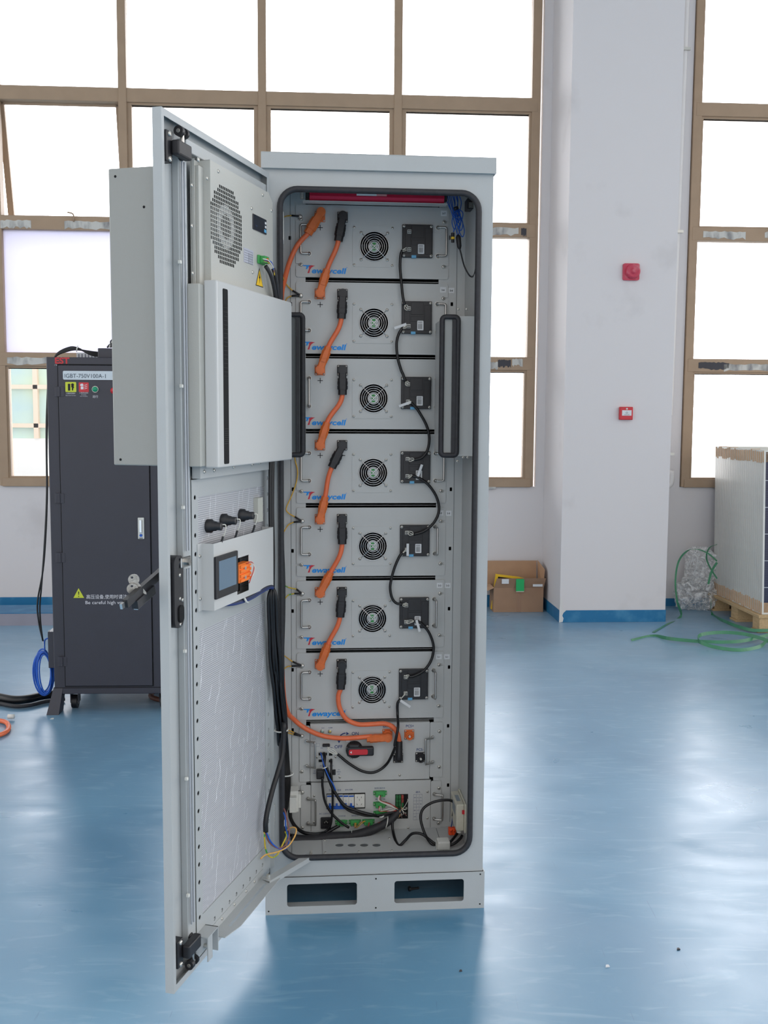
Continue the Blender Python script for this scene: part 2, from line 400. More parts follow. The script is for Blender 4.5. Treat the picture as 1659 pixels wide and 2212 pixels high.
# ---- outside: pale building with a glazed lattice
og=mat('outside_glazing',(214,236,214),.3,rgb2=(196,224,224),nscale=.8,thresh=(.4,.6)); ofr=mat('outside_frame',(250,226,204),.6); owl=mat('outside_render',(252,252,250),.8)
bd=thing('building','pale building with green glazing and tan window bars seen outside the lower left window','building','G',(-8,20.1,0))
b=MB(); b.box(-14,-5.0,20,20.4,-.3,.98,owl); b.box(-14,-5.0,20.05,20.4,.98,4,og); part('facade',b,bd)
b=MB()
for x in np.arange(-13.75,-5.0,1.15): b.box(x,x+.09,19.95,20.05,.98,4,ofr)
for z in (1.19,1.94,2.9): b.box(-14,-5.0,19.95,20.05,z,z+.08,ofr)
part('window_lattice',b,bd)
gr=MB(); gr.box(-30,30,10.6,45,-.4,-.3,mat('outside_ground',(150,150,145),.9,noise=.1,nscale=1)); solo('ground_outside',gr,'pale paved ground outside the windows','ground','G')
# ---- low beam on the floor along the wall, left
kb=MB(); kb.box(-6,-1.1,-.60,-.30,0,.085,mat('grey_beam_side',(150,148,160),.35,noise=.08,nscale=5)); kb.box(-6,-1.1,-.602,-.298,.0855,.09,blue_skirt)
solo('floor_beam',kb,'low grey beam with blue top lying along the wall under the left window','beam','W')
# ---- drain pipe
dp=thing('drain_pipe','white plastic drain pipe standing beside the pillar','pipe','W',(2.225,-.06,0))
pv=mat('white_pvc',(228,224,222),.4,noise=.02,nscale=5)
b=MB(); b.cyl((2.105,-.06,0.0),(2.15,-.06,5.58),.052,pv,n=24); part('pipe',b,dp)
for z,h,r in ((1.1,.06,.060),(.80,.012,.057),(1.02,.01,.056),(1.15,.01,.057),(.86,.01,.055)):
    x=2.105+.045*z/5.58; b=MB(); b.cyl((x,-.06,z),(x,-.06,z+h),r,pv,n=24); part('pipe_coupling',b,dp)
b=MB(); b.tube(spl([(2.17,-.09,1.03),(2.2,-.1,1.06),(2.2,-.1,.98),(2.17,-.1,.95)],4),.028,pv,12); part('pipe_elbow',b,dp)
for z in (1.19,2.87,4.2):
    x=2.105+.045*z/5.58; b=MB(); b.cyl((x,-.06,z),(x,-.06,z+.02),.056,zinc,n=20); b.box(x+.04,x+.12,-.075,-.045,z,z+.02,zinc); part('pipe_clamp',b,dp)
b=MB(); b.cyl((2.20,-.035,1.5),(2.235,-.035,5.58),.022,pv,n=16); part('conduit',b,dp)
# ---- fire alarm devices on the pillar
sd=at('W','y',-.6075,1362,588); z=sd[2]; x=sd[0]
t=thing('alarm_sounder','round red alarm sounder on a square base, high on the white pillar','alarm','W',(x,-.6075,z))
faded=mat('faded_red_plastic',(196,62,86),.5,rgb2=(214,130,140),nscale=16,thresh=(.5,.75))
b=MB(); b.plate(rrect(x-.058,x+.058,z-.058,z+.058,.012),[],'y',-.6285,-.6080,faded); part('base',b,t)
b=MB(); b.lathe((x+.008,-.6285,z+.002),(0,-1,0),[(0,.052),(.02,.050),(.03,.044),(.034,.036),(.028,.030),(.03,.02),(.036,.017),(.036,0)],faded,28); part('horn',b,t)
sd=at('W','y',-.6075,1351,893); z=sd[2]; x=sd[0]
t=thing('fire_call_point','square red fire alarm call point with white label, lower on the white pillar','alarm','W',(x,-.6075,z))
b=MB(); b.box(x-.05,x+.046,-.640,-.6080,z-.046,z+.046,red_pl,.006,2); part('housing',b,t)
b=MB(); b.box(x-.034,x+.034,-.6415,-.6400,z-.016,z+.022,paper); part('label_plate',b,t)
b=MB(); b.text('·○·',(x,-.6418,z-.002),EXC,EZC,.012,ink); b.text('FIRE ALARM',(x,-.6418,z-.012),EXC,EZC,.005,ink); part('lettering',b,t)
b=MB(); b.lathe((x,-.6400,z+.032),(0,-1,0),[(0,.007),(.002,.006),(.002,0)],white_pl,12); part('lamp',b,t)
# ================================================================== the battery cabinet
W_=.650; Z0=.1149; Z1=2.172; DEPTH=.78; YP=.328; X0=.0884; PW=.4826
cab=thing('battery_cabinet','tall light grey steel battery cabinet standing open on the blue floor, centre','cabinet','C',(W_/2,0,0))
OX0,OX1,OZ0,OZ1=.036,.617,.166,2.127
b=MB()
b.plate([(0,Z0),(W_,Z0),(W_,Z1),(0,Z1)],[rrect(OX0+.012,OX1-.012,OZ0+.012,OZ1-.012,.045,8)],'y',0,.0022,grey)
b.box(0,.0018,.0022,DEPTH,Z0,2.207,grey); b.box(W_-.0018,W_,.0022,DEPTH,Z0,2.207,grey); b.box(0,W_,0,.0022,Z1+.0001,2.207,grey)
b.box(.0018,W_-.0018,DEPTH-.002,DEPTH,Z0,2.207,grey); b.box(.0018,W_-.0018,.0022,DEPTH-.002,2.205,2.207,grey)
part('body',b,cab)
b=MB()    # inner lining walls
b.box(.024,.0255,.0024,.70,.1166,2.200,grey_panel); b.box(.626,.6275,.0024,.70,.1166,2.200,grey_panel)
b.box(.024,.6275,.0024,.70,2.2000,2.2015,grey_panel)
part('inner_lining',b,cab)
b=MB(); b.box(.0256,.6259,.0026,.70,.1151,.1165,grey_panel); b.box(.0256,.6259,.0026,.0045,.1166,.176,grey_panel); part('floor_pan',b,cab)
b=MB(); b.box(-.0065,W_+.0055,-.014,-.012,Z1+.0002,2.2147,grey); b.box(-.0065,W_+.0055,DEPTH+.008,DEPTH+.01,Z1+.0002,2.2147,grey); b.box(-.0065,-.0045,-.012,DEPTH+.008,Z1+.0002,2.2147,grey); b.box(W_+.0035,W_+.0055,-.012,DEPTH+.008,Z1+.0002,2.2147,grey); b.box(-.0065,W_+.0055,-.014,DEPTH+.01,2.2125,2.2165,grey,.0015); b.box(-.0045,W_+.0035,-.012,-.0002,Z1+.0002,Z1+.002,grey); part('top_lid',b,cab)
# rubber door seal
sealpts=[(x,-.006,z) for x,z in rrect(OX0+.009,OX1-.009,OZ0+.009,OZ1-.009,.05,8)]
b=MB(); b.tube(sealpts,.0088,black_soft,10,closed=True); part('door_seal',b,cab)
# plinth with two fork openings
pl=MB(); h1=rrect(.059,.268,.024,.0935,.008); h2=rrect(.381,.592,.024,.0935,.008)
pl.plate([(-.0055,0),(W_+.005,0),(W_+.005,Z0-.0005),(-.0055,Z0-.0005)],[h1,h2],'y',-.006,-.003,grey)
pl.box(-.0055,-.003,-.003,DEPTH,0,Z0-.0005,grey); pl.box(W_+.0025,W_+.005,-.003,DEPTH,0,Z0-.0005,grey)
pl.box(-.003,W_+.0025,DEPTH-.003,DEPTH,0,.02,grey); pl.box(-.003,W_+.0025,-.003,.032,.0175,.0195,grey); pl.box(-.003,W_+.0025,DEPTH-.003,DEPTH,.092,Z0-.0005,grey)
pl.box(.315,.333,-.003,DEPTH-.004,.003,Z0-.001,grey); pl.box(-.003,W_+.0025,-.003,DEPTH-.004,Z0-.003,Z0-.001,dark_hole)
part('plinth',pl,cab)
for x,z in ((.004,.105),(.004,.012),(.325,.103),(.325,.012),(.642,.107),(.642,.013)):
    hb=MB(); hb.cyl((x,-.0065,z),(x,-.0058,z),.0025,dark_hole,n=10); part('plinth_hole',hb,cab)
# 19 inch rails with square cut-outs
for sx in (0,1):
    b=MB(); x0,x1=((.0258,.1185) if sx==0 else (.5405,.6256))
    holes=[]
    for k,(u,w) in enumerate(((626,514),(628,657),(633,1057),(632,1190),(632,1320),(632,1447),(632,1577)) if sx==0 else ((976,657),(974,1057),(972,1185),(970,1315),(970,1441),(968,1568),(968,1696))):
        p=C(u,w,YP+.004); holes.append(rrect(p[0]-.004,p[0]+.004,p[2]-.006,p[2]+.006,.001,1))
    b.plate([(x0,.117),(x1,.117),(x1,2.199),(x0,2.199)],holes,'y',YP+.004,YP+.006,grey_panel)
    xe=.071 if sx==0 else .5985
    b.box(xe-.0006,xe+.0006,YP+.0032,YP+.0042,.133,2.199,line_dark)
    b.box(x0,x1,YP+.03,YP+.032,.133,2.199,dark_hole)
    part('rack_rail',b,cab)
for i in range(8):   # slide shelves seen in the gaps
    z=.4995+i*.2377
    if i==7: z=2.150
    b=MB(); b.box(.098,.56,YP+.012,YP+.05,z-.0146,z-.0135,grey_panel); part('shelf_rail',b,cab)
# cable gland plate on the inner floor
zf=.1168; gp=at('C','z',zf,697,1845); g2=at('C','z',zf,850,1845)
b=MB()
q0=at('C','z',zf,697,1830); q1=at('C','z',zf,850,1830); gx0,gx1=q0[0],q1[0]; hc=[at('C','z',zf,733+26.7*i,1827) for i in range(4)]; hs=[circ(q[0],q[1],.0135,20) for q in hc]; gy0,gy1=at('C','z',zf,770,1844)[1],at('C','z',zf,770,1813)[1]
b.plate(rrect(gx0,gx1,gy0,gy1,.006),hs,'z',zf+.0002,zf+.003,grey_panel)
for q in hc: b.cyl((q[0],q[1],zf+.0001),(q[0],q[1],zf+.0006),.0133,line_dark,n=20)
part('gland_plate',b,cab)
for x,y in ((gx0+.008,gy0+.008),(gx1-.008,gy0+.008),(gx0+.008,gy1-.008),(gx1-.008,gy1-.008),((gx0+gx1)/2,gy0+.008)): inst('screw',SCR_S,cab,(x,y,zf+.003),(-PI/2,0,0))
b=MB(); b.box(.53,.60,.128,.142,zf+.0002,zf+.001,dark_hole); part('floor_slot',b,cab)
for x in (.071,.55): b=MB(); b.box(x,x+.0012,.006,.32,zf+.0002,zf+.001,line_dark); part('floor_seam',b,cab)
# air ducts either side with rubber rims
for nm,x0,x1,side in (('left',.049,.112,0),('right',.518,.572,1)):
    t=thing('air_duct','narrow upright grey air duct with black rubber rim on the %s inner cabinet wall'%nm,'air duct','C',((x0+x1)/2,.2,1.368),group=None)
    b=MB(); b.box(x0+.006,x1-.006,.103,.27,1.376,1.776,grey_panel)
    if side: b.box(x1-.002,.6255,.112,.114,1.368,1.785,grey_panel); b.box(.6235,.6255,.114,.27,1.368,1.785,grey_panel)
    else: b.box(.0258,x0+.008,.112,.114,1.368,1.785,grey_panel)
    part('duct_box',b,t)
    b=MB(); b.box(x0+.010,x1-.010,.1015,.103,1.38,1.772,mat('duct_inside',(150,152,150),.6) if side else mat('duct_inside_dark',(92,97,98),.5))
    part('duct_mouth',b,t)
    b=MB(); b.box(x0+.034 if side else x0+.040,x0+.047 if side else x0+.049,.094,.1014,1.378,1.774,black_soft); part('duct_slot',b,t)
    b=MB(); b.tube([(x,.097,z) for x,z in rrect(x0+.003,x1-.003,1.371,1.781,.010,4)],.0078,black_soft,8,closed=True); part('rubber_rim',b,t)
    if side:
        for u,w in ((990,668),(1008,668),(988,996),(1000,988),(1010,988)):
            p=C(u,w,.114); inst('screw',SCR_S,t,(min(p[0],.62),.112,p[2]))
# ------------------------------------------------------------------ the open door
door_m=Matrix(mtx(INV['C']@FR['D']))
DW=.6305; DZ0=.1278; DZ1=2.1545
b=MB()
b.box(0,DW,-.0205,-.019,DZ0,DZ1,grey)
b.box(0,.0016,-.019,0,DZ0,DZ1,grey); b.box(DW-.0016,DW,-.019,0,DZ0,DZ1,grey)
b.box(.0016,DW-.0016,-.019,0,DZ0,DZ0+.0016,grey); b.box(.0016,DW-.0016,-.019,0,DZ1-.0016,DZ1,grey)
b.plate([(0,DZ0),(DW,DZ0),(DW,DZ1),(0,DZ1)],[[(.016,DZ0+.016),(DW-.012,DZ0+.016),(DW-.012,DZ1-.016),(.016,DZ1-.016)]],'y',0,.0016,grey)
# door is a part of the cabinet: its own mesh in door coordinates
door=bpy.data.objects.new('door',b.mesh('door')); col.objects.link(door); door.parent=cab
door.matrix_local=Matrix.Translation(Vector((-W_/2,0,0)))@door_m; ORG[door.name]=(0,0,0)
b=MB()   # square-section inner frame
for q in ((.5035,.546,.150,2.098),(.012,.036,.150,2.12)): b.box(q[0],q[1],-.0188,-.0015,q[2],q[3],grey,.0015)
b.box(.036,.506,-.0188,-.0015,2.092,2.12,grey,.0015); b.box(.036,.546,-.0188,-.0015,.150,.20,grey,.0015)
part('inner_frame',b,door)
rod_m=mat('galvanised_rod',(176,180,186),.5,.3)
for x in (.5265,.5385):
    b=MB(); b.cyl((x,.004,.255),(x,.004,1.128),.0024,rod_m,n=12); b.cyl((x,.004,1.17),(x,.004,2.06),.0024,rod_m,n=12)
    part('lock_rod',b,door)
for z in (.33,.62,.93,1.27,1.55,1.83):
    b=MB(); b.box(.549,.556,-.0015,.006,z,z+.008,white_pl,.001); part('rod_clip',b,door)
for z0,zr,sg in ((2.078,2.123,1),(.212,.158,-1)):
    b=MB(); b.box(.583,.612,-.0188,.004,z0-.034,z0+.034,black,.003,2); b.box(.526,.592,.004,.024,z0-.0165,z0+.0165,black,.004,2); b.box(.526,.545,-.008,.004,z0-.0165,z0+.0165,black,.003)
    part('rod_guide',b,door)
    b=MB(); b.cyl((.536,.004,z0),(.536,.004,zr),.005,steel,n=12); b.cyl((.524,.004,zr),(.558,.004,zr),.0035,steel); part('bolt_rod',b,door)
    for xa,xb in ((.521,.529),(.544,.556)):
        b=MB(); b.cyl((xa,.004,zr),(xb,.004,zr),.0115,black,n=24); b.cyl((xa-.0005,.004,zr),(xa,.004,zr),.0045,zinc); b.cyl((xb,.004,zr),(xb+.0005,.004,zr),.0045,zinc); part('roller',b,door)
    for dz in (-.027,.027): inst('screw',SCR_L,door,(.598,.004,z0+dz),(0,0,PI))
# lock escutcheon and swung-out handle
b=MB(); b.plate(rrect(.566,.612,.998,1.166,.018),[],'y',-.0188,.008,black); b.plate(rrect(.572,.596,1.01,1.05,.01),[],'y',.008,.012,dark_hole); part('lock_housing',b,door)
b=MB(); b.cyl((.572,-.004,1.148),(.572,.012,1.148),.012,chrome,n=16); b.box(.535,.585,.009,.013,1.136,1.160,steel,.002); b.cyl((.56,.013,1.148),(.56,.022,1.148),.008,steel,n=6,smooth=False); part('lock_cam',b,door)
for z in (1.12,1.065,1.06,1.005): inst('screw',SCR_S,door,(.585 if z!=1.06 else .573,.008,z),(0,0,PI))
hy=-.045
def HP(u,w,y=hy): return D(u,w,y)
b=MB(); p0=np.array(HP(350,1238)); p1=np.array(HP(275,1304)); dd=(p1-p0)/np.linalg.norm(p1-p0); pn=np.cross(dd,(0,1,0))
def rod(a0,a1,w0,w1,y0,y1,m,mb):
    o=[]
    for a,w in ((a0,w0),(a1,w0),(a1,w1),(a0,w1)):
        q=p0+dd*a+pn*w; o.append((q[0],q[2]))
    mb.plate(o,[],'y',y0,y1,m)
Ln=np.linalg.norm(p1-p0)
rod(-.06,Ln,-.010,.009,-.056,-.044,black,b); rod(Ln*.30,Ln*.80,-.029,-.009,-.056,-.040,black,b)
b.box(.555,.575,-.034,-.0206,1.10,1.155,black,.004)
part('swing_handle',b,door)
b=MB(); rod(Ln*.34,Ln*.78,-.0325,-.0291,-.054,-.044,chrome,b); rod(Ln*1.0,Ln*1.10,-.006,.006,-.054,-.048,chrome,b); part('handle_lock_barrel',b,door,'chrome lock barrel')
# inner liner: perforated frame round the two ventilation panels
holes=[rrect(.045,.470,1.03,1.292,.002,1),rrect(.045,.470,.245,.965,.002,1)]
for z in np.arange(.2,1.33,.0455): holes.append(circ(.486,z,.0058,12))
for z in np.arange(.265,1.33,.0455): holes.append(circ(.024,z,.0058,12))
for x in np.arange(.075,.46,.0465): holes.append(circ(x,.2,.0058,12))
b=MB(); b.plate([(.010,.165),(.503,.165),(.503,1.335),(.010,1.335)],holes,'y',-.0010,.0008,grey)
b.box(.010,.0115,-.0012,.012,.165,1.335,grey)
part('perforated_frame',b,door)
b=MB(); b.box(.015,.496,-.018,-.0165,.17,1.33,dark_hole); part('frame_backing',b,door)
film=bpy.data.materials.new('ribbed_protective_film'); film.use_nodes=True
def build_film():
    n=film.node_tree; L=n.links; p=n.nodes['Principled BSDF']; t=n.nodes.new('ShaderNodeTexCoord')
    sep=n.nodes.new('ShaderNodeSeparateXYZ'); L.new(t.outputs['Object'],sep.inputs[0])
    def M(op,a,bv=None,cv=None):
        q=n.nodes.new('ShaderNodeMath'); q.operation=op
        for k,x in enumerate((a,bv,cv)):
            if x is None: continue
            if isinstance(x,(int,float)): q.inputs[k].default_value=x
            else: L.new(x,q.inputs[k])
        return q.outputs[0]
    s=M('SINE',M('MULTIPLY',sep.outputs['Z'],2*PI/.0052)); rib=M('MULTIPLY_ADD',s,.5,.5)
    # scratches: thin wandering near-vertical creases
    def crease(fx,dist,sc,lo,seed):
        nz=n.nodes.new('ShaderNodeTexNoise'); nz.inputs['Scale'].default_value=sc; nz.inputs['Detail'].default_value=3
        mp=n.nodes.new('ShaderNodeMapping'); mp.inputs['Location'].default_value=(seed,seed*2,0); L.new(t.outputs['Object'],mp.inputs[0]); L.new(mp.outputs[0],nz.inputs['Vector'])
        a=M('MULTIPLY_ADD',nz.outputs['Fac'],dist,M('MULTIPLY_ADD',sep.outputs['Z'],5.0,M('MULTIPLY',sep.outputs['X'],fx)))
        f=M('ABSOLUTE',M('SUBTRACT',M('FRACT',a),.5))
        ln=M('LESS_THAN',f,.013)
        n2=n.nodes.new('ShaderNodeTexNoise'); n2.inputs['Scale'].default_value=9; m2=n.nodes.new('ShaderNodeMapping'); m2.inputs['Location'].default_value=(seed+5,0,seed); m2.inputs['Scale'].default_value=(2,1,.8)
        L.new(t.outputs['Object'],m2.inputs[0]); L.new(m2.outputs[0],n2.inputs['Vector'])
        return M('MULTIPLY',ln,M('GREATER_THAN',n2.outputs['Fac'],lo))
    cr=M('MAXIMUM',M('MAXIMUM',crease(17,1.0,13,.54,1.3),crease(29,1.2,22,.58,4.1)),crease(23,.7,30,.60,7.7))
    r=n.nodes.new('ShaderNodeMix'); r.data_type='RGBA'; r.inputs['A'].default_value=lin((160,162,168)); r.inputs['B'].default_value=lin((196,197,201)); L.new(rib,r.inputs['Factor'])
    q=n.nodes.new('ShaderNodeMix'); q.data_type='RGBA'; q.inputs['B'].default_value=lin((246,247,250)); L.new(cr,q.inputs['Factor']); L.new(r.outputs['Result'],q.inputs['A'])
    L.new(q.outputs['Result'],p.inputs['Base Color']); p.inputs['Roughness'].default_value=.35
    bp=n.nodes.new('ShaderNodeBump'); bp.inputs['Distance'].default_value=.001; bp.inputs['Strength'].default_value=.6; L.new(rib,bp.inputs['Height']); L.new(bp.outputs[0],p.inputs['Normal'])
build_film()
b=MB(); b.box(.0455,.4695,-.0040,-.0012,1.0305,1.2915,film); part('vent_film',b,door,'crinkled silvery film over the upper vent')
b=MB(); b.box(.0455,.4695,-.0040,-.0012,.2455,.9645,film); part('vent_film',b,door,'crinkled silvery film over the lower vent')
# stay track and arm
b=MB(); b.plate([(.075,.002),(.425,.002),(.425,.040),(.36,.055),(.075,.055)],[rrect(.12,.37,.024,.032,.0035,3)],'z',.166,.168,grey)
b.box(.075,.425,.0009,.0025,.166,.188,grey); part('stay_track',b,door)
for x in (.14,.20,.28,.36): inst('screw',SCR_S,door,(x,.0026,.18),(0,0,PI))
b=MB(); b.box(.455,.515,.001,.004,.150,.212,grey); b.box(.455,.458,.001,.036,.150,.212,grey); b.box(.455,.515,.004,.036,.209,.212,grey); b.box(.490,.515,.033,.036,.150,.209,grey); b.cyl((.47,.004,.165),(.47,.012,.165),.005,zinc,n=6); part('latch_bracket',b,door)
b=MB(); p=D(950+0,0,0) if False else None
b.cyl((.10,.028,.168),(.10,.028,.186),.006,zinc,n=6,smooth=False); part('stay_bolt',b,door)
Dm=np.array(door_m)
e0=np.array((Dm@np.array([.10,.030,.172,1]))[:3]); e1=np.array(at('C','y',.012,672,1846))
b=MB(); dv=e1-e0; L_=np.linalg.norm(dv); dv/=L_; up=np.array([0,0,1.])-dv*dv[2]; up/=np.linalg.norm(up); sd=np.cross(dv,up)
def bar(mb,a0,a1,s0,s1,u0,u1,m):
    vs=[e0+dv*a+sd*s+up*u for a in (a0,a1) for s in (s0,s1) for u in (u0,u1)]
    mb.add(vs,[(0,1,3,2),(4,6,7,5),(0,4,5,1),(2,3,7,6),(0,2,6,4),(1,5,7,3)],m)
bar(b,-.01,L_,-.012,.012,0,.0025,grey); bar(b,-.01,L_,.0105,.012,-.012,0,grey)
stay=part('stay_arm',b,cab)
b=MB(); b.box(e1[0]-.012,e1[0]+.03,.0028,.018,e1[2]-.014,e1[2]-.002,grey); b.cyl((e1[0],.010,e1[2]-.002),(e1[0],.010,e1[2]+.012),.005,zinc,n=8); part('stay_bracket',b,cab)
for z in (.32,1.05,1.95):
    b=MB(); b.cyl((-.004,.004,z-.03),(-.004,.004,z+.03),.005,zinc,n=12); b.box(-.012,.012,.0018,.004,z-.028,z+.028,grey); part('hinge',b,door)
# keys hanging in the handle
key_m=mat('nickel_key',(165,162,156),.42,.8,noise=.25,nscale=180)
def key(u,w,ang,lab):
    p=D(u,w,-.062); b=MB(); X=Matrix.Translation(Vector(p))@Matrix.Rotation(-PI/3,4,'Z')@Matrix.Rotation(ang,4,'Y')
    k=bmesh.new(); mb=MB(); mb.plate(circ(0,0,.0125,20),[circ(0,.006,.003,8)],'y',-.001,.001,key_m); mb.plate([(-.003,-.0115),(.003,-.0115),(.003,-.040),(0,-.044),(-.003,-.040)],[],'y',-.001,.001,key_m)
    mb.v=[tuple(X@Vector(v)) for v in mb.v]; k.free(); return solo('key',mb,lab,'key','D')
key(289,1252,math.radians(38),'steel key with round head sticking up behind the black door handle')
key(286,1272,math.radians(10),'lower steel key hanging against the black door handle over the dark cabinet')
# ------------------------------------------------------------------ air conditioner through the door
ac=thing('air_conditioner','grey air conditioner box mounted through the upper half of the open door','air conditioner','D',(.3,-.03,1.372))
b=MB(); b.box(.03,.6,-.148,-.0207,1.372,2.038,ac_paint_shaded,.003,2); part('outer_housing',b,ac)
for z,y in ((2.02,-.13),(1.95,-.06),(1.385,-.13)):
    b=MB(); b.cyl((.6,y,z),(.6006,y,z),.003,dark_hole,n=10); part('bolt_hole',b,ac)
for z in (1.95,1.72,1.45):
    b=MB(); b.cyl((.58,-.148,z),(.58,-.151,z),.005,zinc,n=12); part('housing_screw',b,ac)
YA=.033
b=MB()
AX0,AX1,AZ0,AZ1=.055,.452,1.39,2.082
gc=D(490,490,YA); gx,gz=gc[0],gc[2]
R=.098; pit=.0098; hl=[]
for i in range(-11,12):
    for j in range(-11,12):
        x,z=i*pit,j*pit
        if math.hypot(x,z)<R: hl.append([(gx+x-.0039,gz+z-.0039),(gx+x+.0039,gz+z-.0039),(gx+x+.0039,gz+z+.0039),(gx+x-.0039,gz+z+.0039)])
b.plate([(AX0,AZ0),(AX1,AZ0),(AX1,AZ1),(AX0+.03,AZ1),(AX0,AZ1-.02)],hl,'y',YA-.0012,YA,ac_paint)
b.box(AX1-.0012,AX1,.0017,YA-.0012,AZ0,AZ1,ac_paint); b.box(AX0,AX0+.0012,.0017,YA-.0012,AZ0,AZ1-.02,ac_paint); b.box(AX0+.03,AX1,.0017,YA-.0012,AZ1-.0012,AZ1,ac_paint)
part('inner_housing',b,ac)
b=MB(); b.cyl((gx,.004,gz),(gx,YA-.002,gz),.052,mat('fan_drum',(190,190,190),.4),n=32); b.box(AX0+.002,AX1-.002,.002,.0035,AZ0+.01,AZ1-.03,dark_hole)
b.cyl((gx,.004,gz),(gx,YA-.0018,gz),.03,black,n=24); part('blower',b,ac)
b=MB(); b.box(.440,.489,.0018,.0034,1.37,2.078,ac_paint); b.box(.487,.489,-.001,.010,1.37,2.078,ac_paint); b.box(.452,.478,.0034,.016,1.79,2.065,ac_paint,.001); part('mounting_flange',b,ac)
def acd(u,w,nm,y=YA): p=D(u,w,y); inst('screw',SCR,ac,(p[0],y,p[2]),(0,0,PI))
for u,w in ((447,385),(471,370),(567,421),(543,450),(586,455),(545,588)): acd(u,w,'')
for u,w in ((414,400),(414,488),(416,590)): acd(u,w,'',.0165)
p=D(428,345,.02); inst('screw',SCR_L,ac,(p[0],.02,p[2]),(0,0,PI))
# controller display
p=D(545,461,YA); q=D(574,516,YA); cx0,cx1=q[0],p[0]
b=MB(); b.box(cx0,cx1,YA+.0002,YA+.003,q[2]+.01,p[2],dark_glass,.001); part('controller_display',b,ac)
b=MB()
for k,dz in enumerate((.036,.026)): b.box(cx0+.004,cx0+.013,YA+.003,YA+.0036,q[2]+dz,q[2]+dz+.006,paper)
b.box(cx0+.004,cx0+.018,YA+.003,YA+.0035,q[2]+.014,q[2]+.022,blue_tab); b.text('--.-',(cx1-.02,YA+.0031,p[2]-.03),EXD,EZC,.008,ink_blue); part('display_marking',b,ac)
b=MB(); p1_=D(526,534,YA); q1=D(547,576,YA); b.box(q1[0],p1_[0],YA+.0002,YA+.0008,q1[2]+.003,p1_[2],mat('spec_plate',(190,192,205),.4,.2)); part('spec_plate',b,ac)
b=MB()
for k in range(6): b.box(q1[0]+.004,p1_[0]-.004,YA+.0008,YA+.0011,p1_[2]-.006-.006*k,p1_[2]-.0055-.006*k,ink)
for k in range(4): b.box(q1[0]+.006+.009*k,q1[0]+.0065+.009*k,YA+.0008,YA+.0011,p1_[2]-.036,p1_[2]-.010,ink)
part('spec_plate_lines',b,ac)
g=D(562,562,YA)
b=MB(); b.box(g[0]-.022,g[0]+.022,YA+.0002,YA+.006,g[2]-.011,g[2]+.011,green_pl,.001); b.box(g[0]-.015,g[0]+.015,YA+.006,YA+.020,g[2]-.009,g[2]+.009,green_pl,.001); b.cyl((g[0]+.002,YA+.02,g[2]),(g[0]+.002,YA+.023,g[2]),.004,oran_red); part('terminal_block',b,ac)
# warning triangle sticker
g=D(560,599,YA); tz=.024
b=MB(); b.plate([(g[0]-.026,g[2]-tz),(g[0]+.026,g[2]-tz),(g[0],g[2]+tz)],[],'y',YA+.0002,YA+.0007,ink); b.plate([(g[0]-.0225,g[2]-tz+.002),(g[0]+.0225,g[2]-tz+.002),(g[0],g[2]+tz-.005)],[],'y',YA+.0007,YA+.001,yellow)
b.plate([(g[0]+.001,g[2]+.011),(g[0]-.002,g[2]+.002),(g[0]-.005,g[2]+.002),(g[0]+.001,g[2]-.017),(g[0]+.001,g[2]-.003),(g[0]+.005,g[2]-.003)],[],'y',YA+.001,YA+.0013,ink); part('warning_sticker',b,ac,'yellow triangle sticker with a black lightning bolt')
# evaporator cover
b=MB(); b.box(.04,.520,.0018,.034,1.367,1.790,ac_paint,.002); part('cover_base',b,ac)
YW=.068
b=MB(); b.box(.002,.4985,.0345,YW,1.364,1.800,white_paint,.004,3); part('evaporator_cover',b,ac)
sl=D(480,820,YW)
b=MB(); b.plate(rrect(.438,.466,1.372,1.784,.004),[],'y',YW+.0002,YW+.001,dark_hole); part('vent_slot',b,ac)
b=MB()
for k in range(3): b.box(.442+.008*k,.4426+.008*k,YW+.001,YW+.0016,1.58,1.75,black)
for k in range(17): b.box(.440,.464,YW+.001,YW+.0014,1.58+.010*k,1.5806+.010*k,black)
for k in range(8): b.box(.440,.464,YW+.001,YW+.0014,1.42+.005*k,1.4206+.005*k,black)
part('vent_grid',b,ac)
b=MB(); b.box(.03,.50,.001,.022,1.338,1.3665,grey); part('support_strip',b,ac)
for u,w in ((441,1019),(462,1016),(504,1009),(544,1003),(560,1000)): p=D(u,w,.0222); inst('screw',SCR,ac,(p[0],.0222,p[2]),(0,0,PI))
# ------------------------------------------------------------------ display box on the door
hb=thing('display_box','white bent-sheet display box with touch screen and orange terminal on the open door','display panel','D',(.25,.01,1.010))
YH=.034; hx1=.456; hx0=D(590,1135,YH)[0]; hz0=1.014; hz1=1.178
def HZ(w,u=500): return D(u,w,YH)[2]
b=MB()
s0,s1=D(461,1205,YH),D(509,1286,YH); tx0,tx1=D(512,1205,YH),D(538,1285,YH)
cut=[(tx1[0],D(525,1280,YH)[2]),(tx0[0],D(525,1280,YH)[2]),(tx0[0],D(525,1202,YH)[2]),(tx1[0],D(525,1202,YH)[2])]
b.plate([(hx0,hz0),(hx1,hz0),(hx1,hz1),(hx0,hz1)],[cut],'y',YH-.0015,YH,white_paint)
b.box(hx1-.0015,hx1,.001,YH-.0015,hz0,hz1,white_paint); b.box(hx0,hx0+.0015,.001,YH-.0015,hz0,hz1,white_paint)
b.box(hx1-.001,hx1+.022,.001,.0025,hz0,hz1,white_paint); b.box(hx0+.0015,hx1-.0015,.001,YH-.0015,hz0,hz0+.0015,white_paint)
part('box_shell',b,hb)
b=MB(); b.box(cut[0][0]-.004,cut[1][0]+.004,.005,.0065,cut[0][1]-.004,cut[2][1]+.004,dark_hole); part('window_recess',b,hb)
zt,zb=D(485,1196,YH)[2],D(485,1286,YH)[2]
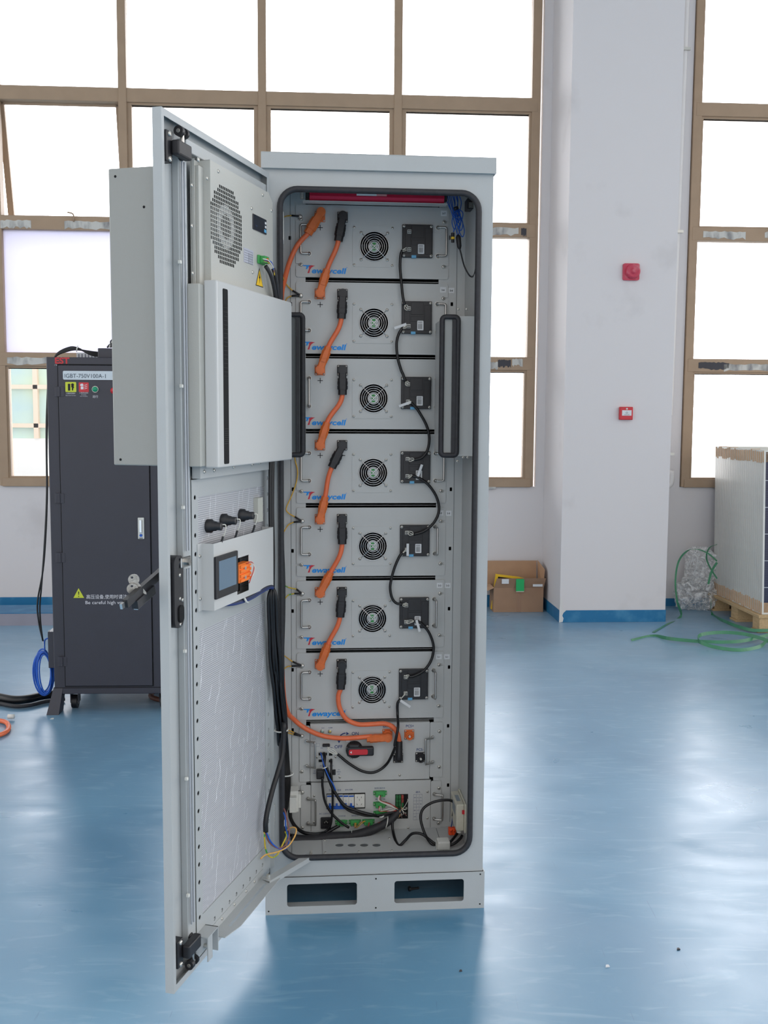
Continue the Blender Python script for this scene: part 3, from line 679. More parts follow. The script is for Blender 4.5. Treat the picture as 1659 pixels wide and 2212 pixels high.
b=MB(); b.box(s1[0],s0[0],YH+.0002,YH+.008,zb,zt,black,.002,2); part('touch_screen',b,hb)
b=MB(); b.box(s1[0]+.013,s0[0]-.014,YH+.008,YH+.0085,zb+.020,zt-.012,screen); part('screen_glass',b,hb)
g=D(525,1236,YH)
b=MB(); zz=g[2]
b.box(cut[0][0]+.004,cut[1][0]-.002,.016,YH+.006,zz-.024,zz+.024,orange_bright,.002)
for k in range(4): b.box(cut[0][0]+.006,cut[1][0]-.004,YH+.006,YH+.010,zz-.022+.012*k,zz-.014+.012*k,orange_bright,.001)
for k in (-.012,.012): b.cyl((g[0]+.006,YH+.006,zz+k),(g[0]+.006,YH+.0105,zz+k),.005,zinc,n=10)
part('terminal_block',b,hb,'orange terminal block')
b=MB(); b.tube(spl([(g[0]-.01,YH+.01,zz+.024),(g[0]-.02,YH+.02,zz+.02),(g[0]-.03,YH+.02,zz),(g[0]-.02,YH+.01,zz-.025)],5),.0012,wire_w,6); b.tube(spl([(g[0],YH+.01,zz+.022),(g[0]-.012,YH+.018,zz+.026),(g[0]-.026,YH+.02,zz+.01),(g[0]-.012,YH+.012,zz-.03)],5),.0012,wire_r,6); part('terminal_wire',b,hb)
for z in (hz0+.03,hz1-.03): inst('screw',SCR,hb,(hx1+.012,.0026,z),(0,0,PI))
# ------------------------------------------------------------------ lamp bracket above it
lb=thing('lamp_bracket','small grey bracket plate holding three black lamp sockets above the display box','lamp bracket','D',(.25,.0,1.17))
za,zb_=D(445,1120,0),D(538,1110,0)
b=MB(); b.box(.085,.425,-.005,-.002,1.196,1.246,mat('bracket_paint',(196,196,186),.5)); b.box(.085,.12,-.0019,.012,1.196,1.262,mat('bracket_paint',(196,196,186),.5)); part('plate',b,lb)
for u,w in ((457,1136),(489,1124),(528,1113)):
    g=D(u-8,w,.0); x,z=g[0],g[2]
    b=MB(); b.lathe((x,-.0018,z),(0,1,0),[(0,.017),(.012,.017),(.013,.013),(.024,.012),(.025,.010),(.038,.010),(.039,.006),(.039,0)],black,22); part('lamp_socket',b,lb)
    b=MB(); b.tube(spl([(x-.004,.036,z+.004),(x-.008,.044,z+.002),(x-.009,.042,z-.014),(x-.010,.036,z-.026)],5),.0014,wire_w,6); b.tube(spl([(x-.010,.036,z-.026),(x-.008,.030,z-.045),(x-.004,.018,z-.070)],4),.0028,black,8); part('lamp_lead',b,lb)
# ================================================================== battery modules
PZ=[2.143-.2377*i for i in range(7)]         # panel tops
PH=.2229
def mm(x,z): return (X0+x/1000,z/1000)
CACHE={}
def cached(key,fn):
    if key not in CACHE: CACHE[key]=fn()
    return CACHE[key]
# meshes in module coordinates (x from panel left, z from panel bottom, y=0 panel front)
def m_panel():
    b=MB(); w,h=PW,PH; r=.0035
    def slotL(z,d): return [(0,z+r),(d,z+r),(d+r*.7,z+r*.7),(d+r,z),(d+r*.7,z-r*.7),(d,z-r),(0,z-r)]
    L=[(.004,0),(w-.004,0),(w,.004)]
    for z in (.039,.178): L+=[(w,z-r),(w-.014,z-r),(w-.014-r,z),(w-.014,z+r),(w,z+r)]
    L+=[(w,h-.004),(w-.004,h),(.004,h),(0,h-.004)]
    for z in (.178,.038): L+=[(0,z+r),(.015,z+r),(.015+r,z),(.015,z-r),(0,z-r)]
    L+=[(0,.004)]
    hole=circ(.246,.098,.0465,36)
    b.plate(L,[hole],'y',0,.003,grey_panel); return b.mesh('front_panel')
def m_chassis():
    b=MB(); b.box(.022,.46,.0031,.0045,.002,.096-.05,grey_panel); b.box(.022,.46,.0031,.0045,.15,PH-.002,grey_panel)
    b.box(.022,.46,.045,.30,.004,PH-.006,line_dark); return b.mesh('chassis')
def m_fanplate():
    b=MB(); b.plate(rrect(.178,.309,.034,.162,.002,2),[circ(.246,.098,.0462,36)],'y',-.0016,-.0001,grey_panel); return b.mesh('fan_plate')
def m_guard():
    b=MB(); cx,cz=.246,.098
    for r in (.0455,.0388,.0320,.0252,.0186,.0135): b.tube([(x,-.006,z) for x,z in circ(cx,cz,r,32)],.00085,chrome,6,closed=True)
    for a in (45,135):
        a=math.radians(a); p=[(cx+t*math.cos(a),-.0072 if abs(t)<.05 else -.003,cz+t*math.sin(a)) for t in (-.058,-.05,-.045,0,.045,.05,.058)]
        b.tube(p,.0011,chrome,6)
    for sx_ in (-1,1):
        for sz_ in (-1,1):
            b.tube([(x,-.0030,z) for x,z in circ(cx+sx_*.0415,cz+sz_*.0415,.004,12)],.001,chrome,6,closed=True)
    return b.mesh('fan_guard')
def m_fan():
    b=MB(); cx,cz=.246,.098
    b.cyl((cx,.030,cz),(cx,.032,cz),.047,dark_hole,n=36); b.lathe((cx,.0305,cz),(0,-1,0),[(0,.0462),(.028,.0462)],black,36)
    b.cyl((cx,.004,cz),(cx,.028,cz),.0195,black,n=28)
    for k in range(7):
        a=2*PI*k/7; vs=[]
        for r,da in ((.019,0),(.043,.28)):
            for y,d in ((.008,0),(.024,.55)): t=a+da+d; vs.append((cx+r*math.cos(t),y,cz+r*math.sin(t)))
        b.add(vs+[(v[0],v[1]+.001,v[2]) for v in vs],[(0,1,3,2),(4,6,7,5),(0,2,6,4),(1,5,7,3),(2,3,7,6),(0,4,5,1)],black)
    return b.mesh('fan')
def m_sticker():
    b=MB(); cx,cz=.246,.098
    b.cyl((cx,.0036,cz),(cx,.004,cz),.0165,paper,n=28)
    for k in (-1,0,1): b.box(cx-.006,cx+.005,.0033,.0036,cz-.0135+.010*(k+1)-.0005,cz-.0135+.010*(k+1)+.0065,green_pl)
    b.text('C',(cx-.010,.0034,cz-.002),EXC,EZC,.004,ink); b.text('C',(cx+.011,.0034,cz-.002),EXC,EZC,.004,ink); return b.mesh('fan_sticker')
BX0,BX1,BZ0,BZ1=.334,.430,.065,.167
def m_board():
    b=MB(); b.box(BX0,BX1,-.012,-.0001,BZ0,BZ1,black,.002,2)
    b.box(BX0+.008,BX0+.026,-.0135,-.012,BZ0+.012,BZ1-.008,black,.0006)
    b.box(BX0+.029,BX0+.068,-.0132,-.012,BZ1-.042,BZ1-.004,black,.0006)
    b.box(BX0+.072,BX1-.004,-.0132,-.012,BZ0+.01,BZ1-.012,black,.0006); b.box(BX0+.029,BX0+.07,-.0130,-.012,BZ0+.038,BZ0+.054,black,.0006)
    return b.mesh('management_board')
def m_blabel():
    b=MB(); b.plate(rrect(.383,.403,.076,.106,.002,2),[],'y',-.0137,-.0134,paper)
    for k in range(8): b.box(.386+.0017*k,.3868+.0017*k,-.0139,-.0137,.080,.096,ink)
    for k in range(3): b.box(.385,.399,-.0139,-.0137,.098+.0022*k,.0988+.0022*k,ink)
    return b.mesh('serial_label')
def m_conn():
    b=MB(); b.box(-.006,.006,-.022,-.0122,-.006,.006,white_pl,.0006)
    for i in range(3):
        for j in range(2): b.box(-.005+.0036*i,-.0022+.0036*i,-.0224,-.022,-.005+.0052*j,-.0012+.0052*j,ink)
    return b.mesh('board_connector')
def m_btab(): b=MB(); b.box(.363,.378,-.0128,-.002,.0635,.072,blue_tab,.0006); return b.mesh('address_switch')
def m_handle(sg,ang):
    """folding bail handle: pivots on two bosses; ang 0 = folded flat outwards, 90 = standing out"""
    b=MB(); L=.026; a=math.radians(ang); dx,dy=sg*L*math.cos(a),-.008-L*math.sin(a)
    pts=[(0,-.007,.0),(dx*.8,-.007+(dy+.007)*.8,0),(dx*.97,-.007+(dy+.007)*.97,.003),(dx,dy,.010),(dx,dy,.078),(dx*.97,-.007+(dy+.007)*.97,.085),(dx*.8,-.007+(dy+.007)*.8,.088),(0,-.007,.088)]
    b.tube(spl(pts,4),.0035,steel,10)
    for z in (0,.088): b.lathe((0,-.002,z),(0,-1,0),[(0,.0068),(.004,.0062),(.0075,.0045),(.009,0)],steel,14)
    for z in (0,.088): b.cyl((0,-.0001,z),(0,-.002,z),.0075,zinc,n=14)
    return b.mesh('handle')
def m_plus():
    b=MB(); b.box(-.0085,.0085,-.0004,0,-.0011,.0011,ink); b.box(-.0011,.0011,-.0004,0,-.0085,.0085,ink); return b.mesh('plus_sign')
def m_minus(): b=MB(); b.box(-.006,.006,-.0004,0,-.0012,.0012,ink); return b.mesh('minus_sign')
def m_logo():
    b=MB(); s=.001
    b.plate([(x*s,z*s) for x,z in ((21,37),(45,37),(46.5,35),(40,34),(36,30),(33,24.5),(31,24.5),(33,32),(31,33.5),(24,33.5),(22.5,35))],[],'y',-.0006,0,logo_blue)
    b.plate([(x*s,z*s) for x,z in ((46.5,36.8),(60,35.5),(54,33),(48,28.5),(44,22),(42,12.5),(36,12.5),(40,23),(41.5,29),(40,34))],[],'y',-.0006,0,logo_red)
    b.plate([(x*s,z*s) for x,z in ((31,24.5),(35,24.5),(38,29),(40,33),(44,36),(34,34))],[],'y',-.0007,-.0001,logo_blue)
    b.text('ewaycell',(.048,-.0001,.0125),EXC,EZC,.0165,logo_blue,'LEFT',.22,.05,sx=1.34)
    b.text('®',(.160,-.0001,.030),EXC,EZC,.0035,logo_blue); return b.mesh('logo')
def m_socket(m):
    def f():
        b=MB(); b.box(-.0165,.0165,-.004,-.0001,-.0165,.0165,m,.002,2); b.cyl((0,-.004,0),(0,-.010,0),.0135,m,n=20)
        for x in (-.0125,.0125):
            for z in (-.0125,.0125): b.lathe((x,-.004,z),(0,-1,0),[(0,.003),(.0015,.0028),(.0018,0)],zinc,10)
        return b.mesh('cable_socket')
    return f
def m_tag(t):
    def f(): b=MB(); b.box(-.0095,.0095,-.0004,0,-.0085,.0085,paper); b.text(t,(0,-.0004,-.003),EXC,EZC,.0052,ink,bold=.04); return b.mesh('number_tag')
    return f
ORDS=['topmost','second from the top','third from the top','fourth from the top','fifth from the top','sixth from the top','lowest']
EXTRA=[', under the red tube','',', left handle standing straight out',', with a slanted black plug',', right handle upright','',', above the switch box']
HL=[0,0,88,0,0,8,2]; HR=[0,0,0,0,80,82,82]
mods=[]
for i in range(7):
    oz=PZ[i]-PH; ox=X0
    t=thing('battery_module','grey battery module, %s of seven%s'%(ORDS[i],EXTRA[i]),'battery module','C',(ox+PW/2,YP,oz),group='battery modules in the rack')
    P=lambda x,z,y=0:(ox+x,YP+y,oz+z)
    fp=inst('front_panel',cached('panel',m_panel),t,P(0,0)); ORG[fp.name]=(ox,YP,oz)
    inst('chassis',cached('chassis',m_chassis),t,P(0,0))
    fpl=inst('fan_plate',cached('fanplate',m_fanplate),t,P(0,0)); ORG[fpl.name]=P(0,0)
    inst('fan_guard',cached('guard',m_guard),t,P(0,0))
    fn=inst('fan',cached('fan',m_fan),t,P(0,0)); ORG[fn.name]=P(0,0); inst('fan_sticker',cached('sticker',m_sticker),fn,P(0,0),label='white fan label with green lettering blocks')
    bd_=inst('management_board',cached('board',m_board),t,P(0,0)); ORG[bd_.name]=P(0,0)
    inst('serial_label',cached('blabel',m_blabel),bd_,P(0,0)); inst('address_switch',cached('btab',m_btab),bd_,P(0,0),label='light blue tab')
    for z in (.143,.088): inst('board_connector',cached('conn',m_conn),bd_,P(.355,z))
    for x in (BX0+.005,BX1-.005):
        for z in (BZ0+.006,BZ1-.006): inst('screw',SCR,bd_,P(x,z,-.0121))
    for x in (.183,.303):
        for z in (.040,.156): inst('screw',SCR_S,fpl,P(x,z,-.0016))
    for x in (-.0415,.0415):
        for z in (-.0415,.0415): inst('screw',SCR_S,fpl,P(.246+x,.098+z,-.003))
    inst('handle',cached(('h',-1,HL[i]),lambda: m_handle(-1,HL[i])),t,P(.041,.072))
    inst('handle',cached(('h',1,HR[i]),lambda: m_handle(1,HR[i])),t,P(.448,.072))
    inst('plus_sign',cached('plus',m_plus),t,P(.076,.153)); inst('minus_sign',cached('minus',m_minus),t,P(.150,.153))
    inst('logo',cached('logo',m_logo),t,P(0,0),label='blue and red printed maker logo')
    inst('cable_socket',cached('so',m_socket(orange)),t,P(.075,.186),label='orange positive socket'); inst('cable_socket',cached('sb',m_socket(black)),t,P(.146,.186),label='black negative socket')
    for x,z in ((.016,.038),(.467,.039),(.467,.178),(.016,.178)): inst('screw',SCR_L,t,P(x,z))
    if i in (0,1,4,5,6):
        tx='2-%d'%(7-i); inst('number_tag',cached(tx,m_tag(tx)),t,P(.466,.205))
    mods.append(t)
for i in (1,4,5,6):       # matching number tags on the right rail
    tx='2-%d'%(7-i); inst('number_tag',CACHE[tx],cab,(X0+.489+.004,YP+.0035,PZ[i]-.019))
# ------------------------------------------------------------------ orange power cables
def MP(i,x,z,y=0): return np.array((X0+x,YP+y,PZ[i]-PH+z))
def plug(mb,c,dv,m,ln=.060,w=.0125):
    """right-angle connector: round cap over the socket, ribbed sleeve leaving along dv (x,z)"""
    c=np.array(c,float); dv=np.array((dv[0],0,dv[1]),float); dv/=np.linalg.norm(dv); sd=np.cross(dv,(0,1,0))
    mb.cyl(c+(0,-.0101,0),c+(0,-.032,0),.0142,m,n=24); mb.cyl(c+(0,-.032,0),c+(0,-.034,0),.0118,m,n=24)
    def blk(a0,a1,hw,y0,y1,ch=.003):
        vs=[];n=8
        sec=[(-hw+ch,y0),(hw-ch,y0),(hw,y0+ch),(hw,y1-ch),(hw-ch,y1),(-hw+ch,y1),(-hw,y1-ch),(-hw,y0+ch)]
        for a in (a0,a1):
            for s_,y in sec: vs.append(c+dv*a+sd*s_+np.array((0,y,0)))
        mb.add(vs,[(k,(k+1)%8,8+(k+1)%8,8+k) for k in range(8)]+[tuple(range(8))[::-1],tuple(range(8,16))],m)
    blk(0,.026,.0118,-.033,-.0115); blk(.026,.026+ln*.62,w+.0005,-.0355,-.0095,.0055)
    for k in range(2): blk(.036+k*.014,.046+k*.014,w+.0015,-.0365,-.0085,.007)
    blk(.026+ln*.62,.020+ln,w-.001,-.034,-.011,.006)
    for s_ in (-.006,.006): mb.box(c[0]-.0,c[0]+.0001,c[1]-.034,c[1]-.0339,c[2],c[2]+.0001,m)
    return c+dv*(.020+ln)+np.array((0,-.0225,0)), dv
def z2(u,v): return 580+u/3.318,380+v/3.318
def z3(u,v): return 580+u/3.318,800+v/3.318
def z4(u,v): return 580+u/3.318,1240+v/3.318
def z5(u,v): return 560+u/3.19,1540+v/3.19
YCB=YP-.0225
def Cz(f,u,v,y=YCB): return C(*f(u,v),y)
bk_dirs=[(-.18,-1),(-.05,-1),(0,-1),(-.48,-1),(0,-1),(-.08,-1),(-.05,-1)]   # black plug direction per module
or_dirs=[(.30,1),(.36,1),(.30,1),(.22,1),(.50,1),(.36,1)]                      # orange plug at module i+1
for i in range(6):
    a=MP(i,.146,.186); c=MP(i+1,.075,.186)
    t=thing('power_cable','orange power cable linking the %s grey module to the one below'%ORDS[i],'cable','C',tuple((a+c)/2),group='orange power cables between modules')
    b=MB(); e0_,d0=plug(b,a,bk_dirs[i],black,.058,.0145); part('black_plug',b,t)
    b=MB(); e1_,d1=plug(b,c,or_dirs[i],orange,.056,.0125); part('orange_plug',b,t)
    b=MB(); kb_=np.linalg.norm(e1_-e0_)*.42; b0,b1,b2,b3=e0_-d0*.01,e0_+d0*kb_,e1_+d1*kb_,e1_-d1*.01; b.tube([b0*(1-q)**3+3*b1*q*(1-q)**2+3*b2*q*q*(1-q)+b3*q**3 for q in np.linspace(0,1,20)],.0078,orange_cable,14); part('cable_jacket',b,t)
# last module down to the negative input of the switch box
a=MP(6,.146,.186); t=thing('power_cable','orange power cable curving from the lowest module down to the switch box','cable','C',tuple(a))
b=MB(); e0_,d0=plug(b,a,bk_dirs[6],black,.058,.0145); part('black_plug',b,t)
pth=[e0_-d0*.01,e0_,Cz(z4,500,880),Cz(z4,512,965),Cz(z4,560,1040),Cz(z4,640,1076),Cz(z4,740,1076),Cz(z4,830,1072),Cz(z4,890,1095,YCB-.01),Cz(z4,925,1145,YCB-.01),Cz(z4,938,1200,YCB-.005)]
b=MB(); b.tube(spl(pth,6),.0078,orange_cable,14); part('cable_jacket',b,t)
p0_=Cz(z4,936,1196,YCB-.004); p1_=Cz(z5,963,330,YCB-.004)
b=MB(); b.tube([p0_,p0_+(p1_-p0_)*.06,p0_+(p1_-p0_)*.7,p0_+(p1_-p0_)*.9,p1_],[.0095,.0115,.0115,.0135,.010],black,18); b.cyl(p1_+(0,0,.010),p1_+(0,.022,.010),.0105,black,n=20); part('black_plug',b,t)
# main cable: first module, behind the door, to the positive input
a=MP(0,.082,.186); t=thing('power_cable','long orange power cable from the topmost module, passing behind the door to the switch box','cable','C',tuple(a))
a=C(*z2(375,270),YP); b=MB(); e0_,d0=plug(b,a,(-.62,-1),orange,.058,.0145); part('orange_plug',b,t)
# its socket plate
pth=[e0_-d0*.01,e0_,Cz(z2,205,500),Cz(z2,150,620),Cz(z2,112,760,YCB-.02),Cz(z2,92,880,YCB-.05),C(604,760,.24),C(606,1000,.24),C(606,1300,.22),C(611,1480,.24),C(620,1535,.27),Cz(z4,185,1045),Cz(z4,270,1110),Cz(z4,390,1160),Cz(z4,520,1177),Cz(z4,640,1172),Cz(z4,740,1163)]
b=MB(); b.tube(spl(pth,7),.0078,orange_cable,14); part('cable_jacket',b,t)
a=C(*z4(852,1155),YP); b=MB(); plug(b,a,(-1,-.05),orange,.050,.0115); part('orange_plug',b,t)
# ------------------------------------------------------------------ black data cables from board to board
YD=YP-.02
def dcable(pts,lab,r=.0045,tagp=None):
    t=thing('data_cable',lab,'cable','C',tuple(pts[0]),group='black data cables between boards')
    b=MB(); b.tube(spl(pts[1:-1],7),r,cable_black,10); part('cable_sheath',b,t)
    for e,q in ((pts[0],pts[1]),(pts[-1],pts[-2])):
        b=MB(); 
        for k in (-.003,0,.003): b.tube(spl([e+(0,0,k*1.2),(e+q)/2+(k*1.4,-.004,k*1.8),q],4),.0011,(wire_w,wire_w,wire_w)[int(k*333)+1],6)
        part('connector_lead',b,t)
    if tagp is not None:
        p_,dr=tagp; dr=np.array((dr[0],0,dr[1]),float); dr/=np.linalg.norm(dr); b=MB(); b.ribbon([p_,p_+dr*.02,p_+dr*.04],.008,paper,side=(-dr[2],0,dr[0]),th=.0008)
        part('wire_tag',b,t)
    return t
dcable([Cz(z2,990,525),Cz(z2,958,532),Cz(z2,946,580),Cz(z2,943,660),Cz(z2,952,760),Cz(z2,962,860),Cz(z2,975,925),Cz(z2,995,957)],'black data cable between the boards of the topmost and second modules')
dcable([Cz(z2,990,1080),Cz(z2,962,1088),Cz(z2,935,1130),Cz(z2,918,1200),Cz(z2,925,1300),Cz(z2,950,1390),Cz(z3,965,30),Cz(z3,982,80),Cz(z3,1000,105)],'black data cable between the boards of the second and third modules',tagp=(Cz(z2,988,1062,YD-.006),(-1,-.35)))
dcable([Cz(z3,995,235),Cz(z3,1022,232),Cz(z3,1070,285),Cz(z3,1130,390),Cz(z3,1152,480),Cz(z3,1140,570),Cz(z3,1100,625),Cz(z3,1045,642),Cz(z3,1005,640)],'black data cable between the boards of the third and fourth modules',tagp=(Cz(z3,1020,228,YD-.006),(-1,-.35)))
dcable([Cz(z3,1000,765),Cz(z3,1030,755),Cz(z3,1080,772),Cz(z3,1150,825),Cz(z3,1205,910),Cz(z3,1222,1000),Cz(z3,1190,1085),Cz(z3,1120,1150),Cz(z3,1040,1177),Cz(z3,1000,1160)],'black data cable between the boards of the fourth and fifth modules',tagp=(Cz(z3,1070,760,YD-.008),(.35,1)))
dcable([Cz(z3,985,1285),Cz(z3,962,1305),Cz(z3,938,1335),Cz(z3,905,1410),Cz(z3,882,1490),Cz(z4,872,100),Cz(z4,885,170),Cz(z4,915,208),Cz(z4,960,217),Cz(z4,990,217)],'black data cable between the boards of the fifth and sixth modules',tagp=(Cz(z3,998,1242,YD-.006),(0,-1)))
dcable([Cz(z4,985,342),Cz(z4,1045,338),Cz(z4,1090,350),Cz(z4,1150,420),Cz(z4,1183,520),Cz(z4,1165,620),Cz(z4,1110,695),Cz(z4,1040,732),Cz(z4,1005,735),Cz(z4,985,732)],'black data cable between the boards of the sixth and lowest modules',tagp=(Cz(z4,1060,330,YD-.008),(.3,-1)))
dcable([Cz(z4,980,855),Cz(z4,945,895),Cz(z4,925,930),Cz(z4,925,1010),Cz(z4,928,1100,YD-.04),Cz(z4,905,1220,YD-.04),Cz(z5,935,240,YD-.04),Cz(z5,880,350),Cz(z5,800,407),Cz(z5,715,403),Cz(z5,620,350),Cz(z5,540,285),Cz(z5,470,242)],'black data cable looping from the lowest board across the switch box',tagp=(Cz(z4,945,905,YD-.006),(1,-.7)))
# ------------------------------------------------------------------ switch box (second from bottom)
def zsw(u,v): return 640+u/5.184,1550+v/5.184
hv=thing('switch_box','grey rack box with big black rotary switch and printed legends under the battery modules','switch box','C',(X0+PW/2,YP,.283))
za=C(800,1557,YP)[2]-.001; zb2=.285
xL=C(*zsw(35,300),YP)[0]; xR=C(*zsw(1640,300),YP)[0]; bx0=C(*zsw(155,300),YP)[0]; bx1=C(*zsw(1495,300),YP)[0]
b=MB(); b.plate(rrect(xL,bx0-.0008,zb2,za-.012,.004,3),[],'y',YP,YP+.003,grey_panel); part('mounting_ear',b,hv); b=MB(); b.plate(rrect(bx1+.0008,xR,zb2+.006,za-.008,.004,3),[],'y',YP,YP+.003,grey_panel); part('mounting_ear',b,hv)
b=MB(); b.box(bx0,bx1,YP-.002,YP+.055,zb2,za-.006,grey_panel,.0015); part('housing',b,hv)
def S(u,v,y=YP-.002): return C(*zsw(u,v),y)
def txt(root,t,u,v,h,conv=zsw,m=ink_blue,al='CENTER',y=YP-.0021,nm='lettering'):
    b=MB(); b.text(t,C(*conv(u,v),y),EXC,EZC,h,m,al); return b
b=MB()
for t_,u,v,h in (('RUN',298,122,.003),('ALARM',382,120,.003),('ON',660,196,.0105),('OFF',472,343,.0105),('BAT+',1010,112,.007),('PCS+',1272,108,.0085),('PCS-',1385,372,.0085),('-',1190,372,.009),('AC',205,604,.0035),('220V',203,628,.0035),('ON',475,590,.003),('DEBUG',475,612,.003),('OFF',475,638,.003),('INT',275,546,.003),('DISPLAY',390,546,.003),('PCS',285,346,.003),('EMU',393,343,.003),('BMS',300,230,.003)):
    q=S(u,v); b.text(t_,q,EXC,EZC,h,ink_blue,bold=.02)
part('lettering',b,hv)
b=MB()   # curved arrow ON / OFF
cx,cz=S(560,262)[0],S(560,262)[2]
arc=[S(478,258),S(480,225),S(498,198),S(525,180),S(552,173)]
b.ribbon(spl([np.array(q)+(0,-.0005,0) for q in arc],4),.0035,ink_blue,side=(0,1,0) if False else (0,0,1),th=.0004)
pa=[S(*q) for q in ((592,180),(560,160),(560,196))]; b.plate([(q[0],q[2]) for q in pa],[],'y',YP-.0028,YP-.0021,ink_blue)
pa=[S(*q) for q in ((462,256),(496,256),(478,288))]; b.plate([(q[0],q[2]) for q in pa],[],'y',YP-.0028,YP-.0021,ink_blue)
pts_=spl(arc,4); o_=[];i_=[]
for k,q in enumerate(pts_):
    tq=pts_[min(k+1,len(pts_)-1)]-pts_[max(k-1,0)]; tq/=np.linalg.norm(tq); nn_=np.array((-tq[2],0,tq[0]))*.0016
    o_.append((q[0]+nn_[0],q[2]+nn_[2])); i_.append((q[0]-nn_[0],q[2]-nn_[2]))
b.plate(o_+i_[::-1],[],'y',YP-.0028,YP-.0021,ink_blue)
part('arrow_marking',b,hv)
# rotary switch
sc_=S(650,350); b=MB(); b.lathe(sc_,(0,-1,0),[(0,.0275),(.006,.0275),(.007,.0262),(.022,.0245),(.024,.021),(.024,0)],black,36)
for a in range(100,260,12): a_=math.radians(a); b.box(-.0005,.0005,-.0245,-.002,0.0262,.0282,black,X=Matrix.Translation(Vector(sc_))@Matrix.Rotation(a_-PI/2,4,'Y').inverted())
part('switch_dial',b,hv)
k0,k1=S(560,378,YP-.04),S(875,392,YP-.04)
b=MB(); b.box(k0[0]+.002,k1[0]-.002,YP-.046,YP-.0265,k0[2]-.0165,k0[2]+.0135,black,.005,3); b.box(sc_[0]-.021,sc_[0]+.015,YP-.042,YP-.0265,k0[2]-.0162,k0[2]+.022,black,.005,3); part('switch_handle',b,hv)
b=MB(); r0=S(590,380,YP-.046); r1=S(800,390,YP-.046); b.plate(rrect(r0[0],r1[0],k0[2]-.0105,k0[2]+.0075,.005,3),[],'y',YP-.0475,YP-.0461,red_pl); b.plate([(r0[0]+.0025,k0[2]-.0015),(r0[0]+.009,k0[2]+.0025),(r0[0]+.009,k0[2]-.0055)],[],'y',YP-.0479,YP-.0476,ink_white); part('handle_inlay',b,hv,'red inlay with a white arrow')
b=MB(); b.text('NO',S(580,272,YP-.0265),EXC,EZC,.005,ink_white); b.text('OFF',S(562,345,YP-.0265),(0,0,-1),(1,0,0),.004,ink_white); part('dial_lettering',b,hv)
for u,lab,m in ((290,'round indicator',mat('pale_green_lamp',(150,190,185),.2)),(377,'round indicator',mat('pale_amber_lamp',(205,190,110),.2))):
    q=S(u,152); b=MB(); b.lathe(q,(0,-1,0),[(0,.0065),(.003,.0062),(.0035,.004)],zinc,16); b.lathe(q,(0,-1,0),[(.002,.004),(.005,.0038),(.0065,.002),(.0068,0)],m,14); part('indicator_lamp',b,hv)
# open sockets
for u,v,m in ((1264,188,orange),(1388,440,black)):
    q=S(u,v); ob=inst('open_socket',cached(('os',m.name),m_socket(m)),hv,q)
    b=MB(); b.lathe((q[0],q[1],q[2]-.002),(0,-1,0),[(0,.0115),(.022,.0115),(.022,.009),(.008,.009),(.008,0)],m,24); b.lathe((q[0],q[1],q[2]-.002),(0,-1,0),[(.008,.0035),(.020,.0035),(.0205,.0015),(.019,.001)],white_pl,14); part('socket_barrel',b,hv,'orange socket barrel with white pin' if m is orange else 'black socket barrel with white pin')
for u,v,m in ((1020,180,orange),(1140,450,black)):
    q=S(u,v); inst('cable_socket',cached(('os',m.name),m_socket(m)),hv,q)
# communication ports and inlets
q=S(335,306); b=MB(); b.box(q[0]-.012,q[0]+.012,YP-.010,YP-.0021,q[2]-.005,q[2]+.005,black,.002); part('serial_port',b,hv)
q=S(335,212); b=MB(); b.box(q[0]-.014,q[0]+.014,YP-.010,YP-.0021,q[2]-.004,q[2]+.004,green_pl,.001); part('terminal_strip',b,hv)
for u,v in ((270,405),(325,405),(385,408),(270,480),(385,482)):
    q=S(u,v); b=MB(); b.box(q[0]-.0075,q[0]+.0075,YP-.004,YP-.0021,q[2]-.0065,q[2]+.0065,zinc,.0006); b.box(q[0]-.0058,q[0]+.0058,YP-.0045,YP-.004,q[2]-.005,q[2]+.004,dark_hole); part('network_port',b,hv)
b=MB()
for u0,u1,v0,v1 in ((168,262,292,322),(170,215,228,244)):
    a_,c_=S(u0,v0),S(u1,v1)
    for q in ((a_[0],c_[0],a_[2]-.0003,a_[2]),(a_[0],c_[0],c_[2],c_[2]+.0003),(a_[0],a_[0]+.0003,c_[2],a_[2]),(c_[0],c_[0]+.0003,c_[2],a_[2]),((a_[0]+c_[0])/2,(a_[0]+c_[0])/2+.0003,c_[2],a_[2])): b.box(q[0],q[1],YP-.0026,YP-.0021,q[2],q[3],ink_blue)
part('legend_table',b,hv)
q=S(270,615); b=MB(); b.box(q[0]-.0135,q[0]+.012,YP-.028,YP-.0021,q[2]-.0145,q[2]+.014,black,.003,2); part('mains_plug',b,hv)
q=S(420,610); b=MB(); b.box(q[0]-.006,q[0]+.006,YP-.006,YP-.0021,q[2]-.009,q[2]+.009,black,.001); b.box(q[0]-.003,q[0]+.003,YP-.008,YP-.006,q[2]-.006,q[2]+.006,black,.001); part('rocker_switch',b,hv)
for u,v in ((488,668),(1158,645),(440,440),(232,445)): inst('screw',SCR_S,hv,S(u,v))
for u,v in ((68,205),(63,605),(1602,155),(1600,552)): inst('screw',SCR_L,hv,S(u,v,YP))
def uhandle(root,tops,bots,out,lab='handle'):
    """bent bar handle; tops/bots = post positions, out = (dx,dy) of the grip"""
    b=MB(); a_=np.array(tops,float); c_=np.array(bots,float); o_=np.array((out[0],out[1],0.)); dz=np.array((0,0,.006))
    b.tube(spl([a_+(0,-.002,0),a_+(0,-.008,0)+o_*.05,a_+o_*.85,a_+o_-dz,c_+o_+dz,c_+o_*.85,c_+(0,-.008,0)+o_*.05,c_+(0,-.002,0)],5),.0032,steel,10)
    for q in (a_,c_): b.cyl(q,q+(0,-.006,0),.0058,steel,n=14)
    return part('handle',b,root)
